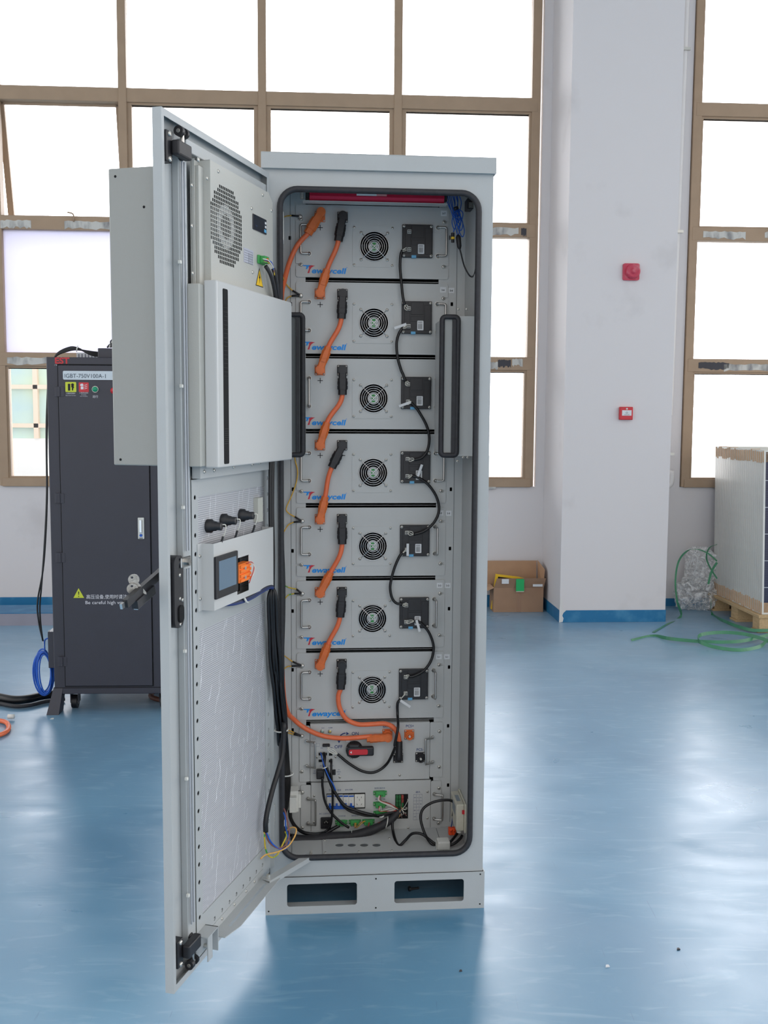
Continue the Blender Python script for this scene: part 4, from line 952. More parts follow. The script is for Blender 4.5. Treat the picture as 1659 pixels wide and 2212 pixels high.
uhandle(hv,S(118,262,YP-.001),S(118,543,YP-.001),(.026,-.020)); uhandle(hv,S(1528,222,YP-.001),S(1528,497,YP-.001),(-.026,-.020))
# ------------------------------------------------------------------ auxiliary supply box (bottom)
def zax(u,v): return 640+u/5.184,1680+v/5.184
ax=thing('auxiliary_box','bottom grey rack box with small blue breakers, power outlet and green terminals','control box','C',(X0+PW/2,YP,.125))
def A(u,v,y=YP-.002): return C(*zax(u,v),y)
xL=A(50,300,YP)[0]; xR=A(1620,300,YP)[0]; bx0=A(165,300,YP)[0]; bx1=A(1503,300,YP)[0]; za=A(800,40,YP)[2]; zb2=A(800,608,YP)[2]
b=MB(); b.plate(rrect(xL,bx0-.0008,zb2-.004,za-.008,.004,3),[],'y',YP,YP+.003,grey_panel); part('mounting_ear',b,ax); b=MB(); b.plate(rrect(bx1+.0008,xR,zb2+.002,za-.004,.004,3),[],'y',YP,YP+.003,grey_panel); part('mounting_ear',b,ax)
b=MB(); b.box(bx0,bx1,YP-.002,YP+.055,zb2,za,grey_panel,.0015); part('housing',b,ax)
b=MB()
for t_,u,v,h in (('空调',385,146,.0045),('电源',480,146,.0045),('BMS 控制',590,142,.0045),('AC-220VOUT',335,410,.0055),('交流空调',510,436,.0042),('消防联动',655,432,.0042),('BMS',800,436,.0042),('通讯',1362,170,.0055),('急停行程开关',935,124,.0042),('烟感 温感 门磁',940,246,.0035),('水浸',942,362,.0030)):
    b.text(t_,A(u,v),EXC,EZC,h,ink_blue)
part('lettering',b,ax)
# breakers and outlet behind a cut-out
q0,q1=A(338,178),A(772,342)
b=MB(); b.box(q0[0],q1[0],YP-.0028,YP-.0021,q1[2],q0[2],dark_hole); part('cut_out',b,ax)
for u0,u1,kn in ((342,425,(0,)),(428,522,(0,1)),(525,584,(0,)),(586,645,(0,))):
    a_,c_=A(u0,186),A(u1,335); wd=c_[0]-a_[0]
    b=MB(); b.box(a_[0],c_[0],YP-.010,YP-.0028,c_[2],a_[2],white_pl,.0006); b.box(a_[0]+.0008,c_[0]-.0008,YP-.0105,YP-.010,a_[2]-.006,a_[2]-.001,wire_b); bk=part('circuit_breaker',b,ax)
    b=MB(); b.box(a_[0],c_[0],YP-.0125,YP-.0101,c_[2]-.001,c_[2]+.010,wire_b)
    for k in kn:
        x_=a_[0]+wd*(k*.5+.15 if len(kn)>1 else .28); b.box(x_,x_+.006,YP-.016,YP-.0101,c_[2]+.010,c_[2]+.019,wire_b)
    part('breaker_toggle',b,bk,'blue toggle and lower cap')
    b=MB(); b.text('C10',((a_[0]+c_[0])/2,YP-.0101,(a_[2]+c_[2])/2+.003),EXC,EZC,.002,ink); part('breaker_marking',b,bk)
a_,c_=A(652,182),A(765,325); b=MB(); b.box(a_[0],c_[0],YP-.008,YP-.0028,c_[2],a_[2],white_pl,.0008); ot=part('mains_outlet',b,ax)
b=MB()
for u,v,an in ((683,212,0),(727,212,0),(705,240,0),(680,290,.5),(728,290,-.5)):
    q=A(u,v); b.box(-.0006,.0006,-.0085,-.0079,-.0028,.0028,ink,X=Matrix.Translation((q[0],YP,q[2]))@Matrix.Rotation(-an,4,'Y'))
part('outlet_slot',b,ot)
q=A(333,500); b=MB(); b.box(q[0]-.0175,q[0]+.0165,YP-.010,YP-.0021,q[2]-.0195,q[2]+.019,black,.002); b.box(q[0]-.010,q[0]+.010,YP-.0105,YP-.010,q[2]-.004,q[2]+.010,dark_hole)
for k in (-.005,0,.005): b.box(q[0]+k-.001,q[0]+k+.001,YP-.0115,YP-.0105,q[2]+.001+(.003 if k==0 else 0),q[2]+.006+(.003 if k==0 else 0),zinc)
part('mains_inlet',b,ax)
def gterm(u,v,lab=None,h=.009,w=.0225):
    q=A(u,v); b=MB(); b.box(q[0]-w,q[0]+w,YP-.005,YP-.0021,q[2]-h*.8,q[2]+h*.8,green_pl,.0008); b.box(q[0]-w*.7,q[0]+w*.7,YP-.018,YP-.005,q[2]-h,q[2]+h,green_pl,.001)
    for s_ in (-1,1): b.cyl((q[0]+s_*w*.85,YP-.005,q[2]),(q[0]+s_*w*.85,YP-.007,q[2]),.0022,zinc,n=8)
    for k in (-1,0,1): b.box(q[0]+k*.006-.002,q[0]+k*.006+.002,YP-.0185,YP-.018,q[2]-h*.6,q[2]-h*.1,dkgreen)
    return part('green_terminal',b,ax)
for u,v in ((938,168),(938,290),(940,392)): gterm(u,v)
for u,v in ((505,495),(655,490),(806,485)): gterm(u,v,w=.0205)
a_,c_=A(1108,185),A(1250,455); b=MB(); b.box(a_[0],c_[0],YP-.0028,YP-.0021,c_[2],a_[2],dark_hole); part('cut_out',b,ax)
for i in range(3):
    for j in range(4):
        x_=a_[0]+.0015+i*.0090; z_=a_[2]-.002-.0131*j
        b=MB(); b.box(x_,x_+.0078,YP-.009,YP-.0028,z_-.0118,z_,dkgreen if i<2 or j>1 else mat('red_terminal',(170,70,60),.5),.0005)
        for k in range(4): b.box(x_+.001,x_+.0028,YP-.0094,YP-.009,z_-.0025-.0028*k,z_-.001-.0028*k,ink)
        part('terminal_block',b,ax)
b=MB(); q0,q1=A(1312,188),A(1408,470)
xs_=[q0[0]+(q1[0]-q0[0])*k/3 for k in range(4)]; zs_=[q0[2]+(q1[2]-q0[2])*k/4 for k in range(5)]
for x_ in xs_: b.box(x_,x_+.0003,YP-.0025,YP-.0021,q1[2],q0[2],ink_blue)
for z_ in zs_: b.box(q0[0],q1[0],YP-.0025,YP-.0021,z_,z_+.0003,ink_blue)
part('legend_table',b,ax)
b=MB(); 
for i,row in enumerate((('电表','PCS','EMU'),('CAN','485','温湿'),('烟感','水浸','门磁'),('空调','',''))):
    for j,t_ in enumerate(row):
        if t_: b.text(t_,((xs_[j]+xs_[j+1])/2,YP-.0022,(zs_[i]+zs_[i+1])/2-.0012),EXC,EZC,.0024,ink_blue)
part('legend_lettering',b,ax)
for u,v in ((200,203),(197,500),(1468,157),(1468,453),(1253,565),(418,600)): inst('screw',SCR_S,ax,A(u,v))
for u,v in ((70,163),(68,560),(1597,115),(1592,508)): inst('screw',SCR_L,ax,A(u,v,YP))
uhandle(ax,A(132,232,YP-.001),A(132,508,YP-.001),(.024,-.018)); uhandle(ax,A(1545,180,YP-.001),A(1540,455,YP-.001),(.026,-.018))
for u0,v0,u1,v1 in ((90,45,157,70),): pass
# ================================================================== fittings and wiring inside the cabinet
# red extinguishing tube across the top
t=thing('fire_extinguisher_tube','long red fire extinguishing tube lying across the top inside the cabinet','fire extinguisher','C',(.34,.20,2.148))
a_,c_=C(668,420,.27),C(958,432,.20); xa,xb=a_[0],c_[0]; zc=(C(815,412,.20)[2]+C(815,436,.20)[2])/2
b=MB(); o=[(y+.20,z*1.4+zc-.001) for y,z in ((-.012,-.013),(.012,-.013),(.019,-.006),(.019,.008),(.012,.0145),(-.012,.0145),(-.019,.004),(-.019,-.004))]
b.plate(o,[],'x',xa,xb,red_tube); part('tube',b,t)
b=MB(); b.box(xa-.012,xa,.185,.215,zc-.012,zc+.012,black,.002); b.box(xb,xb+.010,.185,.215,zc-.012,zc+.012,black,.002); part('end_cap',b,t)
b=MB(); b.cyl((xa-.022,.192,zc-.014),(xa-.022,.192,zc+.012),.006,zinc,n=14); b.cyl((xa-.012,.196,zc+.004),(xa-.004,.196,zc+.012),.006,zinc,n=10); part('valve',b,t)
b=MB(); b.box(C(770,431,.187)[0],C(813,431,.187)[0],.1804,.1808,zc-.0035,zc+.0035,paper); b.box(C(813,431,.187)[0],C(835,431,.187)[0],.1804,.1808,zc-.0035,zc+.0035,mat('pink_label',(230,150,150),.6)); part('label_strip',b,t)
b=MB(); b.box(xa-.02,xb+.01,.18,.22,zc-.0225,zc-.0205,grey_panel); part('tube_bracket',b,t)
# detector in the upper right corner
p=C(1020,438,.20)
t=thing('detector_module','small black detector module with green plug in the upper right corner of the cabinet','sensor','C',(p[0],.2,p[2]-.02))
b=MB(); b.box(p[0]-.017,.6255,.19,.24,p[2]-.020,p[2]+.012,black,.002); part('housing',b,t)
b=MB(); b.box(p[0]+.002,.6255,.178,.1895,p[2]-.002,p[2]+.010,green_pl,.001); part('plug',b,t)
b=MB(); 
for k in range(4): b.box(p[0]-.012,p[0]+.012,.186,.1898,p[2]-.016+.004*k,p[2]-.0145+.004*k,zinc)
part('contact_strip',b,t)
# coil of blue wire
t=thing('blue_wire_coil','bundle of thin blue wire hanging in the upper right corner of the cabinet','wire','C',tuple(C(980,425,.24)))
rng=random.Random(11)
for k in range(9):
    u0=963+k*3.4; w1_=470+rng.uniform(0,38); du=rng.uniform(-6,6)
    b=MB(); b.tube(spl([C(u0,419,.24),C(u0+4+du*.4,440,.23+.004*(k%3)),C(982+du,(440+w1_)/2+8,.225+.004*(k%3)),C(988+du*1.3,w1_,.222),C(990+du*1.9,w1_+3,.226),C(994+du*1.5,w1_-14,.23),C(984+du,450,.235)],6),.0015,wire_b,6); part('wire_loop',b,t)
b=MB(); b.tube([C(984,447,.222),C(986,453,.222)],.008,dkgreen if False else black,10); part('tie',b,t)
t=thing('plug_connector','small yellow and black waterproof plug hanging under the blue wire coil','connector','C',tuple(C(978,513,.22)))
b=MB(); b.cyl(C(978,503,.22),C(978,512,.22),.0055,black,n=12); b.cyl(C(978,517,.22),C(978,524,.22),.005,black,n=12); b.box(*(lambda q:(q[0]-.01,q[0]-.006,.215,.222,q[2]-.004,q[2]+.008))(C(977,515,.22)),black); part('body',b,t)
b=MB(); b.cyl(C(978,512,.22),C(978,517,.22),.006,yellow,n=12); part('seal_ring',b,t,'yellow seal ring')
t=thing('sensor_lead','black plug and lead curving down to the right wall beside the blue wire coil','cable','C',tuple(C(990,520,.22)))
b=MB(); b.tube([C(989,507,.22),C(990,512,.22),C(992,532,.22),C(993,538,.22)],[.004,.008,.0075,.004],black,12); part('plug',b,t)
b=MB(); b.tube(spl([C(993,537,.22),C(996,548,.22),C(1003,575,.21),C(1014,595,.20),C(1022,597,.18),C(1026,588,.15),C(1029,570,.10)],6),.0024,black,8); part('lead',b,t)
# labelled white unit on the left wall
t=thing('ventilation_controller','slim white unit with black slots on the left wall at the top of the cabinet','controller','C',tuple(C(609,520,.12)))
b=MB(); q0,q1=C(603,456,.12),C(613,519,.12); b.box(.0258,q1[0],.12,.20,q1[2],q0[2],white_pl,.002); part('housing',b,t)
b=MB()
for k in range(8): b.box(.045,q1[0]-.002,.1190,.1199,q1[2]+.010+.0045*k,q1[2]+.0125+.0045*k,ink)
for k in range(4): b.box(.047,.049,.1190,.1199,q0[2]-.030+.006*k,q0[2]-.026+.006*k,ink)
part('slots',b,t)
# earthing leads from the module ears to the left wall
def ground(i,ends,lab):
    lug=np.array(ends[0]); t=thing('ground_lead',lab,'wire','C',tuple(lug),group='yellow and green earthing leads')
    for e in ends[1:]:
        pts=[lug]+e
        k=pts[0]+(pts[1]-pts[0])*1.0
        b=MB(); b.tube([lug,lug+(pts[1]-lug)*.5,pts[1]],.0030,black,8); part('sleeve',b,t)
        b=MB(); b.tube(spl(pts[1:],6),.0019,wire_yg if i in (2,5) else wire_y,8); part('wire',b,t)
    b=MB(); b.lathe(lug,(0,-1,0),[(-.001,.0065),(.002,.006),(.003,.003),(.003,0)],zinc,12); part('lug',b,t)
YG=YP-.006
def G4(u,v,y=YG): return C(*z4(u,v),y)
def G3(u,v,y=YG): return C(*z3(u,v),y)
def G2(u,v,y=YG): return C(*z2(u,v),y)
ground(0,[G2(228,290),[G2(165,284),G2(130,288),G2(100,296,.25)]],'short yellow earthing lead at the upper left ear of the topmost module')
ground(1,[G2(232,857),[G2(172,822),G2(130,780),G2(100,720,.25),G2(88,670,.2)],[G2(165,860),G2(135,875),G2(118,905,.28)]],'pair of earthing leads at the second module from the top')
ground(4,[G3(243,1082),[G3(188,1050),G3(140,1020),G3(128,985),G3(165,900),G3(200,800),G3(208,720),G3(190,640),G3(180,560,.25)],[G3(180,1088),G3(140,1110),G3(112,1155,.28)]],'long yellow earthing lead looping beside the fourth and fifth modules')
ground(2,[G4(243,142),[G4(200,108),G4(150,98),G4(112,82,.28)],[G4(185,140),G4(140,152),G4(112,185,.28)]],'pair of yellow earthing leads at the sixth module ear')
ground(6,[G4(243,658),[G4(172,628),G4(140,605),G4(112,585,.28)],[G4(165,660),G4(135,664),G4(112,680,.28)]],'pair of yellow earthing leads at the lowest module ear')
ground(7,[G4(240,1162),[G4(185,1138),G4(150,1122),G4(112,1115,.27)],[G4(180,1150),G4(140,1138),G4(112,1132,.27)]],'pair of yellow earthing leads at the rotary switch box ear')
ground(8,[C(*z5(297,548),YG),[C(*z5(250,532),YG),C(*z5(225,522),YG),C(*z5(195,515),.27)]],'short yellow earthing lead at the bottom box ear')
# ------------------------------------------------------------------ black wiring loom on the hinge side
t=thing('cable_loom','loom of many black cables running down the hinge side of the open cabinet','cable loom','C',tuple(C(600,1560,.05)))
rng=random.Random(5)
for k in range(11):
    a=(k-5)/5; j=lambda s=1.5: rng.uniform(-s,s)
    yk=-.085+.006*(k%3)
    pts=[C(588+j(3),1268+j(3),-.095),C(580+k*1.7,1290+j(5),-.10+.004*(k%3)),C(580+k*2.1+j(2),1360,yk),C(583+k*2.3+j(2),1430,yk+.01),C(590+k*2.1+j(2),1490,-.06+.006*(k%4)),C(597+k*1.8+j(2),1535,-.04+.006*(k%4)),C(600+k*1.9,1575,-.028+.006*(k%4)),C(603+k*1.6+j(3),1610,.005+.006*(k%3)),C(606+k*1.7+j(5),1650,.07),C(612+k*1.2+j(4),1690,.18),C(612+k*.9+j(3),1740,.22),C(612+j(3),1780,.25),C(618+k,1805,.27)]
    b=MB(); b.tube(spl(pts,5),.0042 if k%3 else .0052,cable_black,8); part('cable',b,t)
for u0,u1,w in ((596,620,1577),(612,627,1672)):
    b=MB(); c0=C((u0+u1)/2,w,-.02 if w<1600 else .11); b.tube([(c0[0]+.019*math.cos(q),c0[1]+.02*math.sin(q),c0[2]+.001*math.cos(q)) for q in np.linspace(0,2*PI,20,endpoint=False)],.0022,white_pl,6,closed=True); b.tube([c0+(-.018,-.01,0),c0+(-.030,-.014,.002)],.0015,white_pl,6); part('cable_tie',b,t)
# cables along the seal above, behind the covers
t=thing('cable_loom','group of black cables dropping behind the white cover down to the display box','cable loom','C',tuple(C(590,1100,.02)))
for k,(u,y) in enumerate(((584,-.095),(588,-.09),(590,-.08),(608,.10),(611,.11),(605,.08))):
    b=MB()
    if k<3: pts=[C(592+k*2,655,-.06),C(594+k,700,-.06),C(590+k,900,y),C(u,1000,y),C(u-1,1100,y),C(u+1,1200,y),C(u,1275,y)]
    else: pts=[C(600,620,.12),C(602,720,.12),C(u-2,900,y),C(u-3,1020,y),C(u-1,1160,y),C(u+2,1250,y),C(u+2,1330,y),C(u-1,1440,y-.01),C(u-1,1500,y-.01),C(u,1560,y-.01)]
    b.tube(spl(pts,5),.0048,cable_black,8); part('cable',b,t)
# cables under the display box
t=thing('screen_cable','black cable bundle with a white tie under the display box on the door','cable','D',tuple(D(540,1290,.02)))
for k in range(4):
    b=MB(); b.tube(spl([D(482,1306,.01),D(510,1303-k,.022),D(540,1293-k*2,.026),D(565,1278-k*2,.03),D(585,1268-k,.03),D(590,1275,.03)],5),.005,black_soft if k%2 else ink_blue,8); part('cable',b,t)
b=MB(); b.tube([D(528,1292,.034),D(532,1300,.034),D(536,1302,.03)],.003,white_pl,6); part('cable_tie',b,t)
t=thing('controller_cable','black sheathed cable with coloured cores beside the air conditioner terminal','cable','D',tuple(D(590,600,.05)))
b=MB(); b.tube(spl([D(574,575,.05),D(583,590,.055),D(590,612,.055),D(595,640,.05),D(598,680,.03)],5),.0055,black_soft,10); b.tube(spl([D(590,580,.05),D(596,600,.055),D(600,640,.05),D(602,680,.03)],5),.006,black_soft,10); part('sheath',b,t)
for k,(m,u) in enumerate(((wire_w,568),(wire_b,572),(wire_br,570),(wire_yg,569))):
    b=MB(); b.tube(spl([D(u,559+2*k,YA+.02),D(u+12+2*k,563+3*k,.058),D(590+k,578+5*k,.06),D(592,592,.056)],5),.0014,m,6); part('core',b,t)
# sheathed cable sweeping to the door with coloured wires
t=thing('door_cable','black sheathed cable with yellow blue and brown wires looping low at the door hinge','cable','C',tuple(C(575,1790,-.05)))
b=MB(); b.tube(spl([C(614,1560,-.05),C(611,1625,-.06),C(601,1665,-.08),C(589,1705,-.10),C(579,1745,-.12),C(574,1775,-.13),C(574,1797,-.13)],6),.0075,cable_black,12); part('sheath',b,t)
for m,pts in ((wire_b,[(575,1797),(585,1818),(600,1832),(615,1834),(623,1824),(621,1802),(617,1785),(616,1765),(609,1748)]),(wire_br,[(572,1797),(582,1820),(600,1832),(615,1827),(624,1810),(624,1790),(620,1770),(617,1755),(611,1742)]),(wire_yg,[(571,1797),(573,1830),(580,1848),(590,1852),(600,1845),(610,1825),(619,1805),(614,1795)]),(mat('ochre_wire',(222,170,90),.5),[(563,1855),(575,1846),(600,1840),(622,1828),(636,1808),(640,1792),(633,1787),(622,1792),(616,1800)])):
    b=MB(); n_=len(pts); b.tube(spl([C(u,w,-.135+.13*i/(n_-1)) for i,(u,w) in enumerate(pts)],6),.0022,m,8); part('core',b,t)
b=MB(); q=C(616,1775,-.02); b.box(q[0]-.003,q[0]+.004,-.025,-.015,q[2]-.012,q[2]+.004,paper); part('wire_marker',b,t)
# contactor
q0,q1=C(613,1708,.26),C(642,1752,.26)
t=thing('contactor','white plastic contactor block at the lower left of the cabinet interior','contactor','C',tuple(C(628,1752,.26)))
b=MB(); b.box(q0[0]-.004,q1[0]+.004,.25,.30,q1[2],q0[2],white_pl,.002); part('housing',b,t)
b=MB(); b.box(q0[0]+.018,q1[0]-.002,.225,.2499,q1[2]+.008,q0[2]-.012,white_pl,.0015); b.box(q1[0]+.0041,q1[0]+.012,.26,.29,q1[2]+.010,q0[2]-.014,white_pl,.001); part('front_block',b,t)
b=MB()
for x_,z_ in ((.006,.03),(.010,.018),(.006,.010),(.012,.030)): b.box(q0[0]+x_,q0[0]+x_+.003,.2485,.2499,q1[2]+z_,q1[2]+z_+.002,ink)
part('marking',b,t)
t=thing('contactor_cable','thick black cable curving from the white contactor to a green terminal of the bottom box','cable','C',tuple(C(628,1752,.25)))
b=MB(); b.tube(spl([C(626,1750,.25),C(628,1768,.25),C(638,1785,.26),C(655,1798,.28),C(680,1802,.29),C(705,1798,.30),C(722,1789,.31),C(733,1783,.315)],6),.0058,cable_black,12); part('cable_sheath',b,t)
b=MB(); b.tube(spl([C(733,1783,.315),C(738,1779,.312),C(742,1777,.31)],3),.0030,wire_b,8); part('core',b,t)
# thick taped harness
t=thing('cable_harness','thick black taped cable harness lying in a curve across the cabinet bottom','cable harness','C',tuple(C(740,1800,.27)))
hp=[C(628,1812,.27),C(655,1815,.27),C(685,1813,.27),C(720,1808,.275),C(760,1806,.28),C(795,1796,.285),C(825,1783,.29),C(845,1770,.295),C(858,1757,.298),C(868,1750,.30)]
b=MB(); b.tube(spl(hp,6),[.0165 if i<24 else .0165-.0065*(i-24)/31 for i in range(55)],black_soft,16); part('taped_sleeve',b,t)
for u,w in ((757,1806),(835,1776)):
    b=MB(); c0=C(u,w,.283 if u<800 else .293); b.tube([(c0[0]+.004*math.sin(q),c0[1]+.018*math.cos(q),c0[2]+.017*math.sin(q)) for q in np.linspace(0,2*PI,18,endpoint=False)],.0018,white_pl,6,closed=True); part('cable_tie',b,t)
rng=random.Random(8)
for k in range(14):
    m=(wire_w,wire_w,mat('ochre_wire',(222,170,90),.5),wire_br,wire_w)[k%5]
    s_=C(866,1748+rng.uniform(-3,3),.30); e_=A(1110+rng.uniform(10,140),rng.choice((215,240,300,330,385,410,430)),YP-.010)
    b=MB(); b.tube(spl([s_,(s_*.5+e_*.5)+(rng.uniform(-.005,.01),-.02,rng.uniform(-.004,.008)),e_+(0,-.006,-.003),e_],5),.0009,m,6); part('core',b,t)
def fine(lab,srcs,dst,m3,nm='terminal_wires'):
    t=thing(nm,lab,'wire','C',tuple(srcs[0]),group='thin wires from the green terminals')
    for k,s_ in enumerate(srcs):
        e_=np.array(dst)+(rng.uniform(-.003,.003),0,rng.uniform(-.003,.003))
        b=MB(); b.tube(spl([s_,s_+(rng.uniform(-.002,.002),-.008,-.014),(s_+e_)/2+(rng.uniform(-.006,.006),-.014,rng.uniform(-.004,.004)),e_],5),.0011,m3[k%len(m3)],6); part('core',b,t)
fine('twisted white and red wires from the upper green terminal to the harness',[A(925+8*k,200,YP-.019) for k in range(4)],C(858,1748,.295),(wire_w,wire_w,wire_r,wire_br))
fine('short red and white wires from the middle green terminal to the harness',[A(930+10*k,318,YP-.019) for k in range(3)],C(856,1750,.295),(wire_r,wire_w,wire_w))
fine('yellow and brown wires between the lower green terminals',[A(650+10*k,505,YP-.019) for k in range(3)],A(775,478,YP-.02),(wire_br,wire_y,wire_y))
fine('red wires from the right lower green terminal to the harness',[A(815+8*k,500,YP-.019) for k in range(2)],C(838,1772,.295),(wire_r,wire_br))
# cables from plugs down to the harness
def scable(lab,pts,r=.004,m=cable_black,tie=None):
    t=thing('control_cable',lab,'cable','C',tuple(pts[0]),group='black control cables'); b=MB(); b.tube(spl(pts,6),r,m,10); part('cable_sheath',b,t)
    if tie is not None: b=MB(); b.tube([tie+(-.007,-.008,-.002),tie+(0,-.012,0),tie+(.007,-.008,.002)],.0022,white_pl,6); part('cable_tie',b,t)
    return t
YQ=YP-.035
scable('black mains cable hanging from the square plug and curving right to the terminals',[C(*zsw(292,672),YQ),C(*zsw(292,740),YQ),C(*zax(295,110),YQ),C(*zax(320,260),YQ),C(*zax(390,390),YQ),C(*zax(490,490),YQ),C(*zax(590,560),YQ)],.0042)
scable('black cable from the lower network port down past the breakers',[C(*zsw(390,470),YP-.012),C(*zsw(392,520),YP-.03),C(*zsw(393,640),YQ-.004),C(*zax(400,60),YQ-.004),C(*zax(408,250),YQ-.004),C(*zax(400,420),YQ-.004),C(*zax(380,540),YQ),C(*zax(330,600),YQ),C(*zax(260,640),.27)],.0038)
scable('thick black cable bundle from the upper network ports sweeping down right to the harness',[C(*zsw(310,400),YP-.012),C(*zsw(318,450),YP-.03),C(*zsw(312,540),YQ-.006),C(*zsw(340,620),YQ-.006),C(*zsw(385,740),YQ-.006),C(*zax(430,160),YQ-.006),C(*zax(540,310),YQ-.006),C(*zax(680,370),YQ-.006),C(*zax(830,412),YQ-.006),C(*zax(960,425),.30),C(864,1750,.30)],.0052,cable_black,tie=C(*zax(955,425),.285))
scable('thinner black cable below the thick bundle, also ending at the harness',[C(*zsw(345,560),YQ),C(*zsw(400,720),YQ),C(*zax(450,200),YQ),C(*zax(560,350),YQ),C(*zax(700,408),YQ),C(*zax(860,428),YQ),C(862,1752,.30)],.0034)
b_=scable('thin blue patch cable hanging from the network port beside the bundle',[C(*zsw(272,395),YP-.010),C(*zsw(285,440),YP-.035),C(*zsw(318,560),YQ-.012),C(*zsw(372,680),YQ-.010),C(*zax(410,70),YQ-.010),C(*zax(440,140),YQ-.008)],.0022,wire_b,tie=C(*zsw(315,552),YQ-.018))
scable('black cable rising from the harness and looping over the inner floor to the white clamp',[C(868,1750,.295),C(*z5(922,740),.29),C(*z5(925,830),.27),C(*z5(960,912),.20),C(*z5(1005,880),.20),C(*z5(1055,832),.22),C(*z5(1120,835),.22),C(*z5(1180,880),.20),C(*z5(1225,915),.19)],.0046)
scable('black cable arching up from the white clamp to the orange lever connector',[C(*z5(1225,922),.185),C(*z5(1180,895),.19),C(*z5(1140,830),.22),C(*z5(1112,730),.24),C(*z5(1130,660),.25),C(*z5(1200,615),.25),C(*z5(1290,600),.25),C(*z5(1335,612),.25),C(*z5(1343,650),.25),C(*z5(1335,710),.25)],.0044)
scable('thin blue grey lead entering the orange lever connector',[C(*z5(1335,705),.25),C(*z5(1330,745),.25),C(*z5(1322,790),.25)],.0017,ink_blue)
scable('upper black cable from the white clamp to the cream gateway',[C(*z5(1293,905),.17),C(*z5(1325,880),.18),C(*z5(1360,835),.21),C(*z5(1372,815),.22)],.0046)
scable('lower black cable from the white clamp into the gateway gland',[C(*z5(1300,915),.165),C(*z5(1345,900),.165),C(*z5(1385,865),.18),C(*z5(1398,845),.19)],.0046)
# cream gateway box on the right wall
t=thing('gateway_box','cream plastic gateway box on the right inner wall at the cabinet bottom','controller','C',tuple(C(1000,1800,.15)))
g0=C(*z5(1350,575),.24); g1=C(*z5(1380,815),.17)
gx=C(986,1740,.17)[0]
b=MB(); gz0,gz1=C(*z5(1385,815),.17)[2],C(*z5(1385,632),.17)[2]
b.box(gx,.6195,.17,.29,gz0,gz1,cream,.003,2); part('housing',b,t)
b=MB(); b.box(.6196,.6255,.16,.30,gz0-.004,gz1+.004,cream,.002); part('mounting_plate',b,t)
b=MB(); b.box(gx+.006,.612,.20,.25,gz1+.0002,gz1+.001,mat('grey_label',(140,150,158),.5)); b.box(gx-.0008,gx-.0002,.19,.25,gz0+.045,gz0+.075,mat('grey_label',(140,150,158),.5)); part('label_sticker',b,t)
b=MB(); b.cyl((gx+.013,.19,gz0-.012),(gx+.013,.19,gz0-.0002),.008,white_pl,n=14); part('cable_gland',b,t)
b=MB(); b.box(.612,.6255,.162,.1699,gz0+.058,gz0+.070,red_pl,.001); part('red_plug',b,t,'small red plug')
q=C(*z5(1328,812),.245); t=thing('lever_connector','bright orange lever connector hanging near the cream gateway box','connector','C',tuple(q))
b=MB(); b.box(q[0]-.012,q[0]+.013,.236,.255,q[2]-.012,q[2]+.011,oran_red,.002,2); part('body',b,t)
b=MB()
for k in range(2): b.box(q[0]-.010+.011*k,q[0]-.001+.011*k,.231,.2358,q[2]-.010,q[2]+.009,oran_red,.0015)
for k in range(2): b.cyl((q[0]-.005+.011*k,.230,q[2]+.003),(q[0]-.005+.011*k,.2312,q[2]+.003),.0022,mat('deep_orange',(170,40,16),.5),n=8)
part('lever',b,t)
q=C(*z5(1265,935),.165)
t=thing('cable_clamp','white plastic cable clamp box on the inner floor of the cabinet','cable clamp','C',(q[0],.165,zf))
b=MB(); b.box(q[0]-.019,q[0]+.021,.145,.185,zf+.0004,max(q[2]+.011,zf+.028),white_pl,.004,2); part('clamp_body',b,t)
b=MB(); b.box(q[0]-.022,q[0]-.0192,.15,.18,zf+.0004,zf+.02,white_pl,.001); part('clamp_latch',b,t)
# small screws lying behind the plinth opening
t=thing('loose_bolt','small dark bolt lying on the floor behind the right plinth opening','bolt','G',tuple(at('G','z',0,895,1925)))
q=at('G','z',0,895,1925); b=MB(); b.cyl(q+(-.012,0,.006),q+(.014,.01,.006),.004,black,n=8); b.cyl(q+(-.018,-.002,.008),q+(-.012,0,.008),.008,black,n=6); part('shank',b,t)
# ================================================================== dark test cabinet behind, left
def Bp(u,w,y=0): return at('B','y',y,u,w)
dk_paint=mat('anthracite_paint',(54,54,64),.42,noise=.03,nscale=8,bump=.1,bscale=350)
tb=thing('test_cabinet','tall dark charcoal test cabinet on casters behind the open door, left','cabinet','B',(.31,.3,.097))
b=MB(); b.box(0,.62,.0,.60,.097,1.757,dk_paint,.003); part('body',b,tb)
dx0,dz1_=Bp(126,789)[0],Bp(126,789)[2]; dx1,dz0_=Bp(330,1480)[0],Bp(330,1480)[2]
b=MB(); b.box(dx0,dx1,-.010,-.0002,dz0_,dz1_,dk_paint,.002); tdoor=part('door',b,tb)
b=MB()
for q in ((dx0-.005,dx0-.0005,dz0_-.004,dz1_+.005),(dx1+.0005,dx1+.005,dz0_-.004,dz1_+.005),(dx0-.005,dx1+.005,dz1_+.0005,dz1_+.006),(dx0-.005,dx1+.005,dz0_-.005,dz0_-.0005)): b.box(q[0],q[1],-.0012,-.0003,q[2],q[3],dark_hole)
b.box(.0,.62,-.0012,-.0003,.128,.131,dark_hole)
part('door_gap',b,tb)
for u,w in ((130,846),(130,1076),(132,1204),(136,1428)):
    q=Bp(u,w); b=MB(); b.box(q[0]-.022,q[0]+.022,-.0125,-.0101,q[2]-.024,q[2]+.024,dk_paint,.001); b.cyl((q[0],-.014,q[2]-.022),(q[0],-.014,q[2]+.022),.004,dk_paint,n=10); part('hinge',b,tb)
def Bd(u,w): return Bp(u,w,-.0102)
